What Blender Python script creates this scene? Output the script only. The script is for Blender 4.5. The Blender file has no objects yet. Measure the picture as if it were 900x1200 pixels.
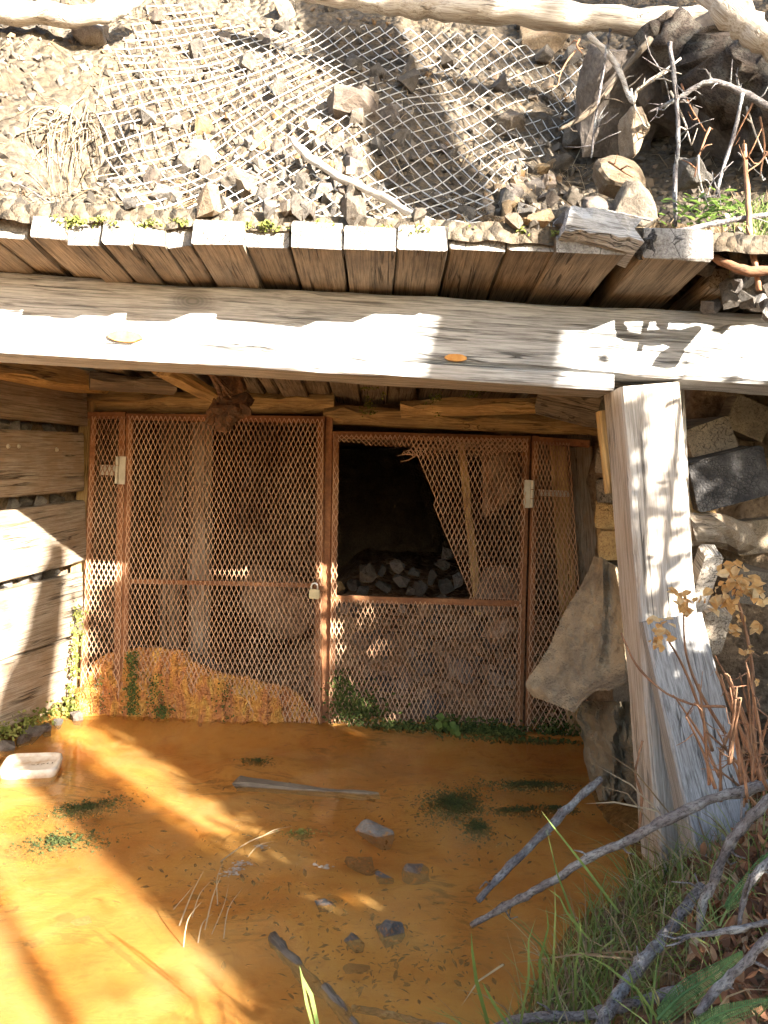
import bpy, bmesh, math, random
from mathutils import Vector as V, Matrix, noise
R = math.radians
random.seed(7)
S = bpy.context.scene
COL = S.collection

# ---------------------------------------------------------------- camera
ZC = 1.04                      # camera height above the pool
ROLL = R(2.6)
FPX = 900.0                    # focal length in photo pixels (900 x 1200)
cam_d = bpy.data.cameras.new('camera'); cam_d.sensor_fit = 'VERTICAL'
cam_d.sensor_height = 24; cam_d.lens = 18; cam_d.clip_start = .02; cam_d.clip_end = 500
cam = bpy.data.objects.new('camera', cam_d); COL.objects.link(cam)
cam.matrix_world = Matrix.Translation((0, 0, ZC)) @ Matrix.Rotation(R(90), 4, 'X') @ Matrix.Rotation(ROLL, 4, 'Z')
S.camera = cam

# ---------------------------------------------------------------- light
SUN = V((-.9, 1, -.47)).normalized()      # direction the light travels
elev = math.asin(-SUN.z)
world = bpy.data.worlds.new('World'); S.world = world; world.use_nodes = True
wn = world.node_tree.nodes; wl = world.node_tree.links
sky = wn.new('ShaderNodeTexSky'); sky.sky_type = 'NISHITA'; sky.sun_disc = False
sky.sun_elevation = elev
sky.sun_rotation = math.atan2(-SUN.x, -SUN.y)
sky.air_density = 1.0; sky.dust_density = 1.5; sky.ozone_density = 1.0
bg = wn['Background']; bg.inputs[1].default_value = .062
wl.new(sky.outputs[0], bg.inputs[0])
sd = bpy.data.lights.new('sun', 'SUN'); sd.energy = 5.0; sd.angle = R(.53); sd.color = (1, .93, .82)
so = bpy.data.objects.new('sun', sd); COL.objects.link(so)
so.rotation_euler = SUN.to_track_quat('-Z', 'Y').to_euler(); so.location = (4, -4, 8)
S.view_settings.view_transform = 'Standard'; S.view_settings.look = 'None'
S.view_settings.exposure = 3.3; S.view_settings.gamma = 1; S.view_settings.use_curve_mapping = False
S.render.engine = 'CYCLES'
S.cycles.max_bounces = 7; S.cycles.diffuse_bounces = 4; S.cycles.glossy_bounces = 2; S.cycles.transmission_bounces = 2; S.cycles.transparent_max_bounces = 16
S.cycles.use_adaptive_sampling = True; S.cycles.adaptive_threshold = .035
try: S.cycles.use_denoising = True
except Exception: pass

# ---------------------------------------------------------------- placing helpers
CR, SR = math.cos(ROLL), math.sin(ROLL)
def ray(px, py):
    u, v = px - 450, py - 600
    return V(((u * CR + v * SR) / FPX, 1, -(-u * SR + v * CR) / FPX))
def P(px, py, Y): return V((0, 0, ZC)) + ray(px, py) * Y
def PZ(px, py, z=0):
    r = ray(px, py); return V((0, 0, ZC)) + r * ((z - ZC) / r.z)
def sst(a, b, x):
    t = max(0, min(1, (x - a) / (b - a))); return t * t * (3 - 2 * t)
def lerp_tab(tab, x):
    if x <= tab[0][0]: return tab[0][1]
    for (a, va), (b, vb) in zip(tab, tab[1:]):
        if x <= b: return va + (vb - va) * (x - a) / (b - a)
    return tab[-1][1]
def nz(x, y, z=0., o=4): return noise.fractal(V((x, y, z)), 1.0, 2.0, o)

# ---------------------------------------------------------------- object helpers
def tag(o, label=None, cat=None, group=None, kind=None):
    if label: o['label'] = label
    if cat: o['category'] = cat
    if group: o['group'] = group
    if kind: o['kind'] = kind
    return o
def root(name, loc, label, cat, group=None):
    o = bpy.data.objects.new(name, None); COL.objects.link(o); o.location = loc
    o.empty_display_size = .1
    return tag(o, label, cat, group)
def link(name, me, parent=None, M=None):
    o = bpy.data.objects.new(name, me); COL.objects.link(o)
    M = M or Matrix.Identity(4)
    if parent:
        o.parent = parent
        pm = Matrix.Translation(parent.location) if parent.parent is None and parent.type == 'EMPTY' else parent['_m'] if False else PM.get(parent.name, Matrix.Translation(parent.location))
        o.matrix_local = pm.inverted() @ M
    else: o.matrix_world = M
    PM[o.name] = M
    return o
PM = {}
def mesh(name, vs, fs, mat, smooth=False):
    me = bpy.data.meshes.new(name); me.from_pydata([tuple(v) for v in vs], [], fs)
    me.materials.append(mat)
    if smooth: me.polygons.foreach_set('use_smooth', [True] * len(me.polygons))
    me.update(); return me
def mk(name, vs, fs, mat, parent=None, M=None, smooth=False):
    return link(name, mesh(name, vs, fs, mat, smooth), parent, M)

class MB:
    def __init__(s): s.v = []; s.f = []
    def add(s, vs, fs):
        o = len(s.v); s.v += [tuple(v) for v in vs]; s.f += [tuple(i + o for i in f) for f in fs]
    def tube(s, pts, rad, n=6, rough=0., cap=True, sq=1.0):
        pts = [V(p) for p in pts]
        if not isinstance(rad, (list, tuple)): rad = [rad] * len(pts)
        o = len(s.v); up = V((0.123, .2, 1)).normalized()
        for i, p in enumerate(pts):
            t = (pts[min(i + 1, len(pts) - 1)] - pts[max(i - 1, 0)])
            if t.length < 1e-9: t = V((0, 0, 1))
            t.normalize()
            a = t.cross(up)
            if a.length < .05: a = t.cross(V((1, 0, 0)))
            a.normalize(); b = t.cross(a)
            for k in range(n):
                th = 2 * math.pi * k / n
                r = rad[i] * (1 + (rough * nz(p.x * 30 + k, p.y * 30, p.z * 30, 2) if rough else 0))
                s.v.append(tuple(p + (a * math.cos(th) + b * math.sin(th) * sq) * r))
        for i in range(len(pts) - 1):
            for k in range(n):
                k2 = (k + 1) % n
                s.f.append((o + i * n + k, o + i * n + k2, o + (i + 1) * n + k2, o + (i + 1) * n + k))
        if cap:
            s.f.append(tuple(o + k for k in reversed(range(n))))
            e = o + (len(pts) - 1) * n
            s.f.append(tuple(e + k for k in range(n)))
    def box(s, c, sx, sy, sz):
        x, y, z = c
        vs = [(x + i * sx / 2, y + j * sy / 2, z + k * sz / 2) for k in (-1, 1) for j in (-1, 1) for i in (-1, 1)]
        s.add(vs, [(0, 2, 3, 1), (4, 5, 7, 6), (0, 1, 5, 4), (2, 6, 7, 3), (0, 4, 6, 2), (1, 3, 7, 5)])
    def build(s, name, mat, parent=None, smooth=False): return mk(name, s.v, s.f, mat, parent, None, smooth)

def spline(pts, n=6):
    """Catmull-Rom through points (each may carry a radius as 4th value)"""
    out = []
    q = [pts[0]] + list(pts) + [pts[-1]]
    for i in range(1, len(q) - 2):
        for k in range(n):
            t = k / n
            o = []
            for a, b, c, d in zip(q[i - 1], q[i], q[i + 1], q[i + 2]):
                o.append(.5 * (2 * b + (c - a) * t + (2 * a - 5 * b + 4 * c - d) * t * t + (3 * b - a - 3 * c + d) * t ** 3))
            out.append(o)
    out.append(list(pts[-1])); return out

# ---------------------------------------------------------------- materials
class NT:
    def __init__(s, name):
        s.m = bpy.data.materials.new(name); s.m.use_nodes = True
        s.t = s.m.node_tree; s.b = s.t.nodes['Principled BSDF']; s.out = s.t.nodes['Material Output']
    def n(s, typ, **kw):
        nd = s.t.nodes.new(typ)
        for k, v in kw.items():
            if k.startswith('i_'):
                key = k[2:]; key = int(key) if key.isdigit() else key
                nd.inputs[key].default_value = v
            else: setattr(nd, k, v)
        return nd
    def l(s, a, b): s.t.links.new(a, b)
    def coords(s, scale=(1, 1, 1), space='Object', rnd=True):
        tc = s.n('ShaderNodeTexCoord'); mp = s.n('ShaderNodeMapping'); mp.inputs['Scale'].default_value = scale
        src = tc.outputs[space]
        if space == 'World':
            pass
        if rnd:
            oi = s.n('ShaderNodeObjectInfo'); mul = s.n('ShaderNodeVectorMath', operation='SCALE'); mul.inputs['Scale'].default_value = 37.
            cb = s.n('ShaderNodeCombineXYZ')
            for k in range(3): s.l(oi.outputs['Random'], cb.inputs[k])
            s.l(cb.outputs[0], mul.inputs[0])
            ad = s.n('ShaderNodeVectorMath', operation='ADD'); s.l(src, ad.inputs[0]); s.l(mul.outputs[0], ad.inputs[1]); src = ad.outputs[0]
        s.l(src, mp.inputs['Vector']); return mp.outputs[0]
    def noise(s, co, scale, detail=6, rough=.6, dist=0.):
        t = s.n('ShaderNodeTexNoise'); t.inputs['Scale'].default_value = scale; t.inputs['Detail'].default_value = detail
        t.inputs['Roughness'].default_value = rough; t.inputs['Distortion'].default_value = dist
        if co is not None: s.l(co, t.inputs['Vector'])
        return t.outputs['Fac']
    def vor(s, co, scale, out='Distance', feature='F1'):
        t = s.n('ShaderNodeTexVoronoi'); t.feature = feature; t.inputs['Scale'].default_value = scale
        if co is not None: s.l(co, t.inputs['Vector'])
        return t.outputs[out]
    def ramp(s, fac, stops, interp='LINEAR'):
        r = s.n('ShaderNodeValToRGB'); r.color_ramp.interpolation = interp
        el = r.color_ramp.elements
        while len(el) < len(stops): el.new(.5)
        for e, (p, c) in zip(el, stops):
            e.position = p; e.color = (c, c, c, 1) if isinstance(c, (int, float)) else (*c, 1)
        s.l(fac, r.inputs[0]); return r.outputs[0]
    def mix(s, fac, a, b, mode='MIX'):
        m = s.n('ShaderNodeMix', data_type='RGBA', blend_type=mode)
        for sock, v in ((m.inputs[0], fac), (m.inputs[6], a), (m.inputs[7], b)):
            if isinstance(v, (int, float)): sock.default_value = v
            elif isinstance(v, tuple): sock.default_value = (*v, 1)
            else: s.l(v, sock)
        return m.outputs[2]
    def math(s, op, a, b=0.):
        m = s.n('ShaderNodeMath', operation=op)
        for k, v in enumerate((a, b)):
            if isinstance(v, (int, float)): m.inputs[k].default_value = v
            else: s.l(v, m.inputs[k])
        return m.outputs[0]
    def bump(s, h, strength=.5, dist=.01, prev=None):
        b = s.n('ShaderNodeBump'); b.inputs['Strength'].default_value = strength; b.inputs['Distance'].default_value = dist
        s.l(h, b.inputs['Height'])
        if prev is not None: s.l(prev, b.inputs['Normal'])
        return b.outputs[0]
    def fin(s, col, rough=.85, normal=None, spec=.3):
        if isinstance(col, tuple): s.b.inputs['Base Color'].default_value = (*col, 1)
        else: s.l(col, s.b.inputs['Base Color'])
        if isinstance(rough, (int, float)): s.b.inputs['Roughness'].default_value = rough
        else: s.l(rough, s.b.inputs['Roughness'])
        s.b.inputs['Specular IOR Level'].default_value = spec
        if normal is not None: s.l(normal, s.b.inputs['Normal'])
        return s.m

def wood(name, light, mid, dark, stain=None, stain_amt=.5, crack=.75, grain=1.):
    t = NT(name)
    co = t.coords((1, 1, 1))
    def sc(v):
        mp = t.n('ShaderNodeMapping'); mp.inputs['Scale'].default_value = v; t.l(co, mp.inputs['Vector']); return mp.outputs[0]
    broad = t.noise(sc((1.2, 9, 9)), 1.6, 4, .6, .4)
    fine = t.noise(sc((3.5, 110, 110)), 1.3, 5, .7, .15)
    col = t.ramp(broad, [(.3, mid), (.5, light), (.72, mid)])
    col = t.mix(t.ramp(fine, [(.34, 1.), (.53, 0.)]), col, dark, 'MIX')
    # checks along the grain
    ck = t.noise(sc((.7, 22, 22)), 1.5, 3, .5, .5)
    ckm = t.ramp(ck, [(.482, 0.), (.495, 1.), (.505, 1.), (.518, 0.)])
    gate = t.ramp(t.noise(sc((2, 5, 5)), 1.3, 2), [(.5, 0.), (.58, 1.)])
    ckm = t.math('MULTIPLY', ckm, gate)
    # knots
    kv = t.vor(sc((2.2, 4.2, 4.2)), 1.0)
    kn = t.ramp(kv, [(.05, 1.), (.12, .55), (.17, .0)])
    ring = t.ramp(t.math('FRACT', t.math('MULTIPLY', kv, 38.)), [(.3, 0.), (.6, 1.)])
    kfac = t.math('MULTIPLY', kn, .8)
    col = t.mix(kfac, col, t.mix(ring, dark, tuple(c * .55 for c in dark)))
    if stain:
        st = t.ramp(t.noise(sc((2.5, 3.5, 3.5)), 1.7, 6, .65), [(.42, 0.), (.62, 1.)])
        col = t.mix(t.math('MULTIPLY', st, stain_amt), col, stain)
    col = t.mix(t.math('MULTIPLY', ckm, crack), col, tuple(c * .12 for c in dark))
    hair = t.noise(sc((5, 320, 320)), 1.2, 3, .7)
    col = t.mix(t.ramp(hair, [(.35, .55), (.55, 0.)]), col, tuple(c * .8 for c in dark))
    h = t.math('SUBTRACT', t.math('MULTIPLY', fine, .25 * grain), t.math('MULTIPLY', ckm, 1.2))
    h = t.math('ADD', h, t.math('MULTIPLY', broad, .4))
    oi = t.n('ShaderNodeObjectInfo')
    vv = t.n('ShaderNodeHueSaturation'); t.l(col, vv.inputs['Color'])
    t.l(t.math('ADD', t.math('MULTIPLY', oi.outputs['Random'], .36), .82), vv.inputs['Value'])
    return t.fin(vv.outputs[0], .88, t.bump(h, .7, .012), .2)

def rockmat(name, cols, moss=None, sc=1., bumpd=.02):
    t = NT(name)
    co = t.coords()
    a = t.noise(co, 5 * sc, 8, .65, .3); b = t.noise(co, 38 * sc, 5, .7)
    col = t.ramp(a, [(.28, cols[0]), (.48, cols[1]), (.68, cols[2])])
    col = t.mix(t.ramp(b, [(.35, .45), (.6, 0.)]), col, tuple(c * .35 for c in cols[0]))
    oi = t.n('ShaderNodeObjectInfo')
    hs = t.n('ShaderNodeHueSaturation'); t.l(col, hs.inputs['Color'])
    t.l(t.math('ADD', t.math('MULTIPLY', oi.outputs['Random'], .6), .65), hs.inputs['Value'])
    fr = t.math('FRACT', t.math('MULTIPLY', oi.outputs['Random'], 7.31))
    t.l(t.math('ADD', t.math('MULTIPLY', fr, .5), .55), hs.inputs['Saturation'])
    col = hs.outputs[0]
    if moss:
        col = t.mix(t.ramp(t.noise(co, 7, 5), [(.55, 0.), (.66, .8)]), col, moss)
    h = t.math('ADD', a, t.math('MULTIPLY', b, .35))
    return t.fin(col, .9, t.bump(h, .8, bumpd), .25)

def _end():
    t = NT('weathered_end_grain'); co = t.coords()
    a = t.noise(co, 12, 6, .65, .5); f = t.noise(co, 140, 4, .7); v = t.vor(co, 22, 'Distance', 'DISTANCE_TO_EDGE')
    col = t.ramp(a, [(.3, (.14, .125, .11)), (.5, (.30, .28, .255)), (.7, (.42, .40, .37))])
    col = t.mix(t.ramp(f, [(.35, .6), (.55, 0.)]), col, (.08, .07, .06))
    col = t.mix(t.math('MULTIPLY', t.ramp(v, [(.0, 1.), (.03, 0.)]), t.ramp(a, [(.45, 0.), (.55, 1.)])), col, (.03, .025, .02))
    return t.fin(col, .92, t.bump(t.math('ADD', a, f), .9, .01), .2)
def island(name, stops, rough=.7, transl=.35, nscale=60):
    """leaf-like material: colour varies for every loose piece, light shines through"""
    t = NT(name)
    g = t.n('ShaderNodeNewGeometry')
    col = t.ramp(g.outputs['Random Per Island'], stops)
    co = t.coords(rnd=False)
    col = t.mix(t.ramp(t.noise(co, nscale, 3), [(.35, .35), (.65, 0.)]), col, tuple(c * .5 for c in stops[0][1]))
    t.fin(col, rough, None, .3)
    if transl:
        tr = t.n('ShaderNodeBsdfTranslucent'); t.l(col, tr.inputs[0])
        mx = t.n('ShaderNodeMixShader'); mx.inputs[0].default_value = transl
        t.l(t.b.outputs[0], mx.inputs[1]); t.l(tr.outputs[0], mx.inputs[2]); t.l(mx.outputs[0], t.out.inputs[0])
    return t.m

M = {}
M['grey'] = wood('weathered_grey_wood', (.50, .50, .495), (.38, .375, .37), (.16, .155, .15), (.34, .29, .23), .25)
M['endgrain'] = _end()
M['post'] = wood('weathered_post_wood', (.48, .45, .41), (.39, .355, .315), (.20, .175, .15), (.38, .29, .20), .4, .8)
M['brace'] = wood('shade_tinted_brace_wood', (.40, .395, .39), (.31, .30, .295), (.14, .135, .13), (.26, .23, .20), .4, .8)  # darker, cooler than the post wood: sky-lit shade put into the colour
M['lag'] = wood('brown_lagging_wood', (.32, .255, .18), (.24, .185, .125), (.10, .078, .055), (.12, .10, .08), .7)
M['gold'] = wood('stained_inner_wood', (.55, .38, .16), (.43, .275, .11), (.21, .125, .055), (.24, .15, .07), .5)
M['wall'] = wood('wall_plank_wood', (.36, .31, .25), (.29, .24, .18), (.15, .115, .08), (.24, .15, .08), .6)
M['char'] = None
def _bark(name, c0, c1, lich):
    t = NT(name); co = t.coords()
    mp = t.n('ShaderNodeMapping'); mp.inputs['Scale'].default_value = (1, 2.2, 2.2); t.l(co, mp.inputs[0])
    a = t.noise(mp.outputs[0], 26, 6, .7, .6); f = t.noise(mp.outputs[0], 110, 4, .7); b = t.noise(co, 15, 4, .6)
    col = t.ramp(a, [(.33, c0), (.62, c1)])
    col = t.mix(t.ramp(b, [(.50, 0.), (.60, .75)]), col, lich)
    col = t.mix(t.ramp(f, [(.36, .8), (.52, 0.)]), col, tuple(c * .35 for c in c0))
    return t.fin(col, .92, t.bump(t.math('ADD', a, f), 1., .008), .2)
M['bark'] = _bark('grey_bark', (.12, .10, .095), (.27, .245, .235), (.38, .38, .365))
M['trunk_bark'] = _bark('brown_bark', (.05, .038, .03), (.13, .10, .08), (.19, .17, .14))
M['pale_log'] = wood('bleached_log', (.62, .57, .50), (.50, .45, .38), (.25, .20, .15), (.42, .31, .2), .3, .4)
M['old_log'] = wood('rotten_log', (.20, .155, .11), (.13, .10, .075), (.05, .04, .03), (.22, .19, .15), .5, .6, 2.)
M['root'] = wood('dark_root_wood', (.17, .10, .055), (.10, .06, .035), (.04, .025, .018), (.30, .13, .05), .5, .7, 2.)
M['rock'] = rockmat('tan_rock', [(.08, .063, .048), (.14, .115, .088), (.205, .172, .138)])
M['ochre'] = rockmat('ochre_rock', [(.16, .10, .05), (.28, .18, .085), (.34, .25, .14)])
M['grock'] = rockmat('grey_rock', [(.14, .125, .115), (.24, .215, .19), (.33, .30, .265)])
M['brock'] = rockmat('brown_rock', [(.075, .058, .045), (.135, .103, .08), (.19, .152, .12)])
M['rrock'] = rockmat('rusty_rubble', [(.17, .085, .04), (.34, .19, .095), (.46, .31, .19)])
M['wet'] = rockmat('wet_dark_stone', [(.05, .05, .055), (.09, .085, .085), (.17, .15, .13)])
M['silt_brown'] = rockmat('silted_brown_stone', [(.09, .07, .055), (.17, .13, .10), (.24, .19, .15)], (.42, .19, .05))
M['silt_wet'] = rockmat('silted_dark_stone', [(.05, .05, .055), (.10, .095, .095), (.19, .17, .15)], (.36, .16, .045))
M['silt_pale'] = rockmat('silted_pale_stone', [(.20, .17, .14), (.32, .28, .235), (.42, .37, .32)], (.45, .22, .07))
def _char():
    t = NT('charred_wood'); co = t.coords()
    v = t.vor(co, 85, 'Distance', 'DISTANCE_TO_EDGE')
    n = t.noise(co, 9, 5)
    base = t.ramp(n, [(.40, (.022, .02, .02)), (.56, (.06, .055, .052)), (.72, (.20, .19, .185))])
    col = t.mix(t.math('MULTIPLY', t.ramp(v, [(.0, 1.), (.10, 0.)]), t.ramp(t.noise(co, 14, 3), [(.42, 0.), (.58, 1.)])), base, (.008, .008, .008))
    return t.fin(col, .8, t.bump(t.math('ADD', v, t.math('MULTIPLY', n, 2.)), .6, .01), .3)
M['char'] = _char()
def _rust():
    t = NT('rusty_steel'); co = t.coords()
    a = t.noise(co, 6, 7, .65); b = t.noise(co, 60, 4, .7)
    col = t.ramp(a, [(.3, (.12, .052, .026)), (.5, (.25, .108, .045)), (.7, (.33, .165, .075))])
    col = t.mix(t.ramp(b, [(.35, .6), (.6, 0.)]), col, (.11, .045, .022))
    return t.fin(col, .85, t.bump(b, .5, .003), .3)
M['rust'] = _rust()
def _rustmesh():
    t = NT('rusty_mesh_wire'); co = t.coords()
    a = t.noise(co, 4, 5, .6)
    col = t.ramp(a, [(.3, (.25, .13, .07)), (.5, (.42, .25, .145)), (.7, (.50, .33, .21))])
    return t.fin(col, .75, None, .4)
M['mesh'] = _rustmesh()
def _steel(name, c, r, metal):
    t = NT(name); co = t.coords(); a = t.noise(co, 25, 5)
    t.fin(t.ramp(a, [(.3, tuple(x * .7 for x in c)), (.65, c)]), r, None, .5); t.b.inputs['Metallic'].default_value = metal
    return t.m
M['zinc'] = _steel('galvanised_wire', (.52, .50, .46), .5, .35)
M['hinge'] = _steel('zinc_hinge', (.52, .48, .38), .5, .3)
M['brass'] = _steel('padlock_body', (.52, .44, .27), .45, .5)
M['chrome'] = _steel('padlock_shackle', (.75, .75, .74), .3, .6)
def _soil(name, cols, peb=26., bd=.03):
    t = NT(name); co = t.coords(rnd=False)
    n = t.noise(co, 2.2, 8, .65); f = t.noise(co, 45, 4, .7)
    vc = t.vor(co, peb, 'Color'); vd = t.vor(co, peb, 'Distance')
    sep = t.n('ShaderNodeSeparateColor'); t.l(vc, sep.inputs[0])
    col = t.ramp(n, [(.3, cols[0]), (.5, cols[1]), (.7, cols[2])])
    col = t.mix(t.math('MULTIPLY', sep.outputs[0], .55), col, cols[3])
    col = t.mix(t.ramp(f, [(.35, .6), (.6, 0.)]), col, tuple(c * .4 for c in cols[0]))
    h = t.math('SUBTRACT', t.math('ADD', t.math('MULTIPLY', n, .6), t.math('MULTIPLY', f, .3)), t.math('MULTIPLY', vd, .7))
    return t.fin(col, .95, t.bump(h, 1., bd), .15)
M['hill'] = _soil('stony_soil', [(.075, .055, .036), (.13, .10, .068), (.185, .152, .115), (.10, .085, .068)], 30., .045)
M['bank'] = _soil('forest_soil', [(.075, .05, .03), (.14, .095, .055), (.19, .135, .08), (.20, .14, .09)], 40.)
M['tunnel'] = _soil('tunnel_rock', [(.13, .09, .06), (.22, .155, .10), (.30, .22, .145), (.24, .17, .11)], 7., .06)
M['rubble'] = _soil('rusty_rubble_soil', [(.18, .09, .042), (.32, .18, .09), (.42, .26, .14), (.42, .31, .22)], 22., .04)
def _bed():
    t = NT('orange_mud'); co = t.coords(rnd=False)
    n = t.noise(co, 1.7, 6, .6, .6); f = t.noise(co, 14, 7, .7, 1.2)
    mp = t.n('ShaderNodeMapping'); mp.inputs['Scale'].default_value = (3, 9, 3); mp.inputs['Rotation'].default_value = (0, 0, .5); t.l(co, mp.inputs[0])
    d = t.noise(mp.outputs[0], 2.6, 6, .7, 1.)
    col = t.ramp(n, [(.32, (.36, .125, .025)), (.45, (.52, .235, .05)), (.58, (.60, .33, .085)), (.72, (.62, .38, .12))])
    patch = t.ramp(t.noise(co, 1.3, 3), [(.45, 0.), (.6, 1.)])
    deb = t.math('MULTIPLY', t.ramp(d, [(.52, 0.), (.62, .75)]), patch)
    col = t.mix(deb, col, (.13, .075, .022))
    col = t.mix(t.ramp(f, [(.30, .5), (.45, 0.)]), col, (.24, .10, .02))
    return t.fin(col, .9, t.bump(t.math('ADD', f, d), .5, .012), .1)
M['bed'] = _bed()
def _water():
    t = NT('murky_water'); co = t.coords(rnd=False)
    n = t.noise(co, 7, 3, .5); nrm = t.bump(n, .22, .015)
    tr = t.n('ShaderNodeBsdfTransparent'); tr.inputs[0].default_value = (1., .90, .70, 1)
    df = t.n('ShaderNodeBsdfDiffuse')
    wn_ = t.noise(co, 2.3, 6, .62, .8)
    t.l(t.ramp(wn_, [(.34, (.44, .18, .045)), (.5, (.60, .31, .085)), (.64, (.68, .42, .15))]), df.inputs[0])
    gl = t.n('ShaderNodeBsdfGlossy'); gl.inputs['Roughness'].default_value = .04; t.l(nrm, gl.inputs['Normal'])
    m1 = t.n('ShaderNodeMixShader'); m1.inputs[0].default_value = .34; t.l(tr.outputs[0], m1.inputs[1]); t.l(df.outputs[0], m1.inputs[2])
    fr = t.n('ShaderNodeFresnel'); fr.inputs[0].default_value = 1.33; t.l(nrm, fr.inputs['Normal'])
    m2 = t.n('ShaderNodeMixShader'); t.l(t.math('MULTIPLY', fr.outputs[0], .5), m2.inputs[0]); t.l(m1.outputs[0], m2.inputs[1]); t.l(gl.outputs[0], m2.inputs[2])
    t.l(m2.outputs[0], t.out.inputs[0]); return t.m
M['water'] = _water()
def _tufa():
    t = NT('iron_crust'); co = t.coords(rnd=False)
    mp = t.n('ShaderNodeMapping'); mp.inputs['Scale'].default_value = (9, 9, 3.2); t.l(co, mp.inputs[0])
    n = t.noise(mp.outputs[0], 2.0, 6, .65, .5); f = t.vor(co, 75, 'Distance')
    col = t.ramp(n, [(.28, (.26, .095, .04)), (.42, (.50, .20, .065)), (.55, (.60, .28, .06)), (.66, (.62, .36, .08)), (.78, (.48, .23, .13))])
    h = t.math('SUBTRACT', t.math('MULTIPLY', n, .8), t.math('MULTIPLY', f, 1.2))
    return t.fin(col, .55, t.bump(h, 1., .02), .5)
M['tufa'] = _tufa()
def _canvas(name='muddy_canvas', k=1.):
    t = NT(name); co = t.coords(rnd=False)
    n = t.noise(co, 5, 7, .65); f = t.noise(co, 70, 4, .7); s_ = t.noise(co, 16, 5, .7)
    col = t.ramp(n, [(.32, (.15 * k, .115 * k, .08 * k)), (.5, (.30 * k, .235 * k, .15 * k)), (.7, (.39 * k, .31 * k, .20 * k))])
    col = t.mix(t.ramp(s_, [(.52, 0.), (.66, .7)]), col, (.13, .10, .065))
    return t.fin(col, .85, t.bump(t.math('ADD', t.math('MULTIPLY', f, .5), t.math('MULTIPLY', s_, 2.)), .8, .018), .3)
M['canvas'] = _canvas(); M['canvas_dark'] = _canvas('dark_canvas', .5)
def _plastic():
    t = NT('dirty_white_plastic'); co = t.coords(rnd=False)
    n = t.noise(co, 14, 5, .6)
    return t.fin(t.ramp(n, [(.35, (.36, .25, .15)), (.6, (.60, .55, .48))]), .45, None, .5)
M['plastic'] = _plastic()
M['grass'] = island('green_grass', [(0., (.09, .14, .03)), (.45, (.19, .27, .07)), (.8, (.30, .34, .12)), (1., (.42, .36, .20))])
M['straw'] = island('dry_straw', [(0., (.17, .115, .06)), (.5, (.30, .22, .13)), (1., (.42, .35, .24))])
M['litter'] = island('dead_leaves', [(0., (.08, .035, .018)), (.4, (.20, .085, .04)), (.75, (.33, .17, .08)), (1., (.42, .29, .17))], .8, .2)
M['moss'] = island('moss', [(0., (.035, .05, .012)), (.5, (.07, .09, .02)), (1., (.13, .15, .035))], .9, .2)
M['bmoss'] = island('bright_moss', [(0., (.09, .11, .02)), (.5, (.18, .20, .04)), (1., (.30, .29, .09))], .9, .25)
M['yleaf'] = island('yellow_leaf', [(0., (.55, .26, .08)), (.5, (.66, .42, .17)), (1., (.72, .56, .32))], .7, .5)
M['gleaf'] = island('green_leaf', [(0., (.06, .11, .02)), (.5, (.12, .19, .035)), (1., (.20, .26, .06))], .6, .35)
M['fern'] = island('fern_green', [(0., (.05, .10, .03)), (.5, (.08, .16, .05)), (1., (.12, .20, .07))], .7, .3)
M['needle'] = island('conifer_needles', [(0., (.02, .035, .012)), (.5, (.035, .055, .018)), (1., (.06, .08, .025))], .8, .2)
M['stem'] = wood('reddish_stem', (.30, .15, .08), (.23, .105, .055), (.10, .05, .03), (.36, .24, .15), .4, .3)
M['algae'] = island('algae', [(0., (.022, .034, .008)), (.5, (.04, .055, .012)), (1., (.075, .08, .018))], .9, .1)
M['scum'] = island('scum', [(0., (.30, .24, .17)), (1., (.46, .40, .33))], .7, .1)

# ---------------------------------------------------------------- shape makers
def frame(A, B, up):
    x = (B - A).normalized(); z = (up - x * up.dot(x)).normalized(); y = z.cross(x)
    m = Matrix((x, y, z)).transposed().to_4x4(); m.translation = A
    return m, (B - A).length
def timber(name, parent, mat, A, B, w, h, up=V((0, 0, 1)), seg=10, jit=.003, bev=.008, bow=0., jag=0., w2=None, h2=None, end=None):
    """squared timber from A to B (centre line), w across, h along up; worn edges, uneven faces, real end cuts"""
    A, B = V(A), V(B); m, L = frame(A, B, V(up)); w2 = w2 or w; h2 = h2 or h
    vs, fs = [], []; so = random.uniform(0, 99)
    for i in range(seg + 1):
        t = i / seg; x = t * L; ww = w + (w2 - w) * t; hh = h + (h2 - h) * t
        b = bev * random.uniform(.6, 1.7)
        ring = [(-ww / 2 + b, -hh / 2), (ww / 2 - b, -hh / 2), (ww / 2, -hh / 2 + b), (ww / 2, hh / 2 - b),
                (ww / 2 - b, hh / 2), (-ww / 2 + b, hh / 2), (-ww / 2, hh / 2 - b), (-ww / 2, -hh / 2 + b)]
        for k, (y, z) in enumerate(ring):
            n1 = nz(x * 2.5 + so, y * 8 + k, z * 8, 3) * jit; n2 = nz(x * 2.5, y * 8 + so + k, z * 8, 3) * jit
            dx = 0
            if jag and i in (0, seg): dx = (random.random() - .5) * jag
            vs.append((x + dx, y + n1, z + n2 + bow * math.sin(math.pi * t)))
    for i in range(seg):
        for k in range(8):
            k2 = (k + 1) % 8; fs.append((i * 8 + k, (i + 1) * 8 + k, (i + 1) * 8 + k2, i * 8 + k2))
    fs.append(tuple(range(8))); e = seg * 8; fs.append(tuple(e + k for k in reversed(range(8))))
    me = mesh(name, vs, fs, mat)
    if end:
        me.materials.append(end); me.polygons[len(fs) - 1].material_index = 1; me.polygons[len(fs) - 2].material_index = 1
    return link(name, me, parent, m)
ROCKS = {}
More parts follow.
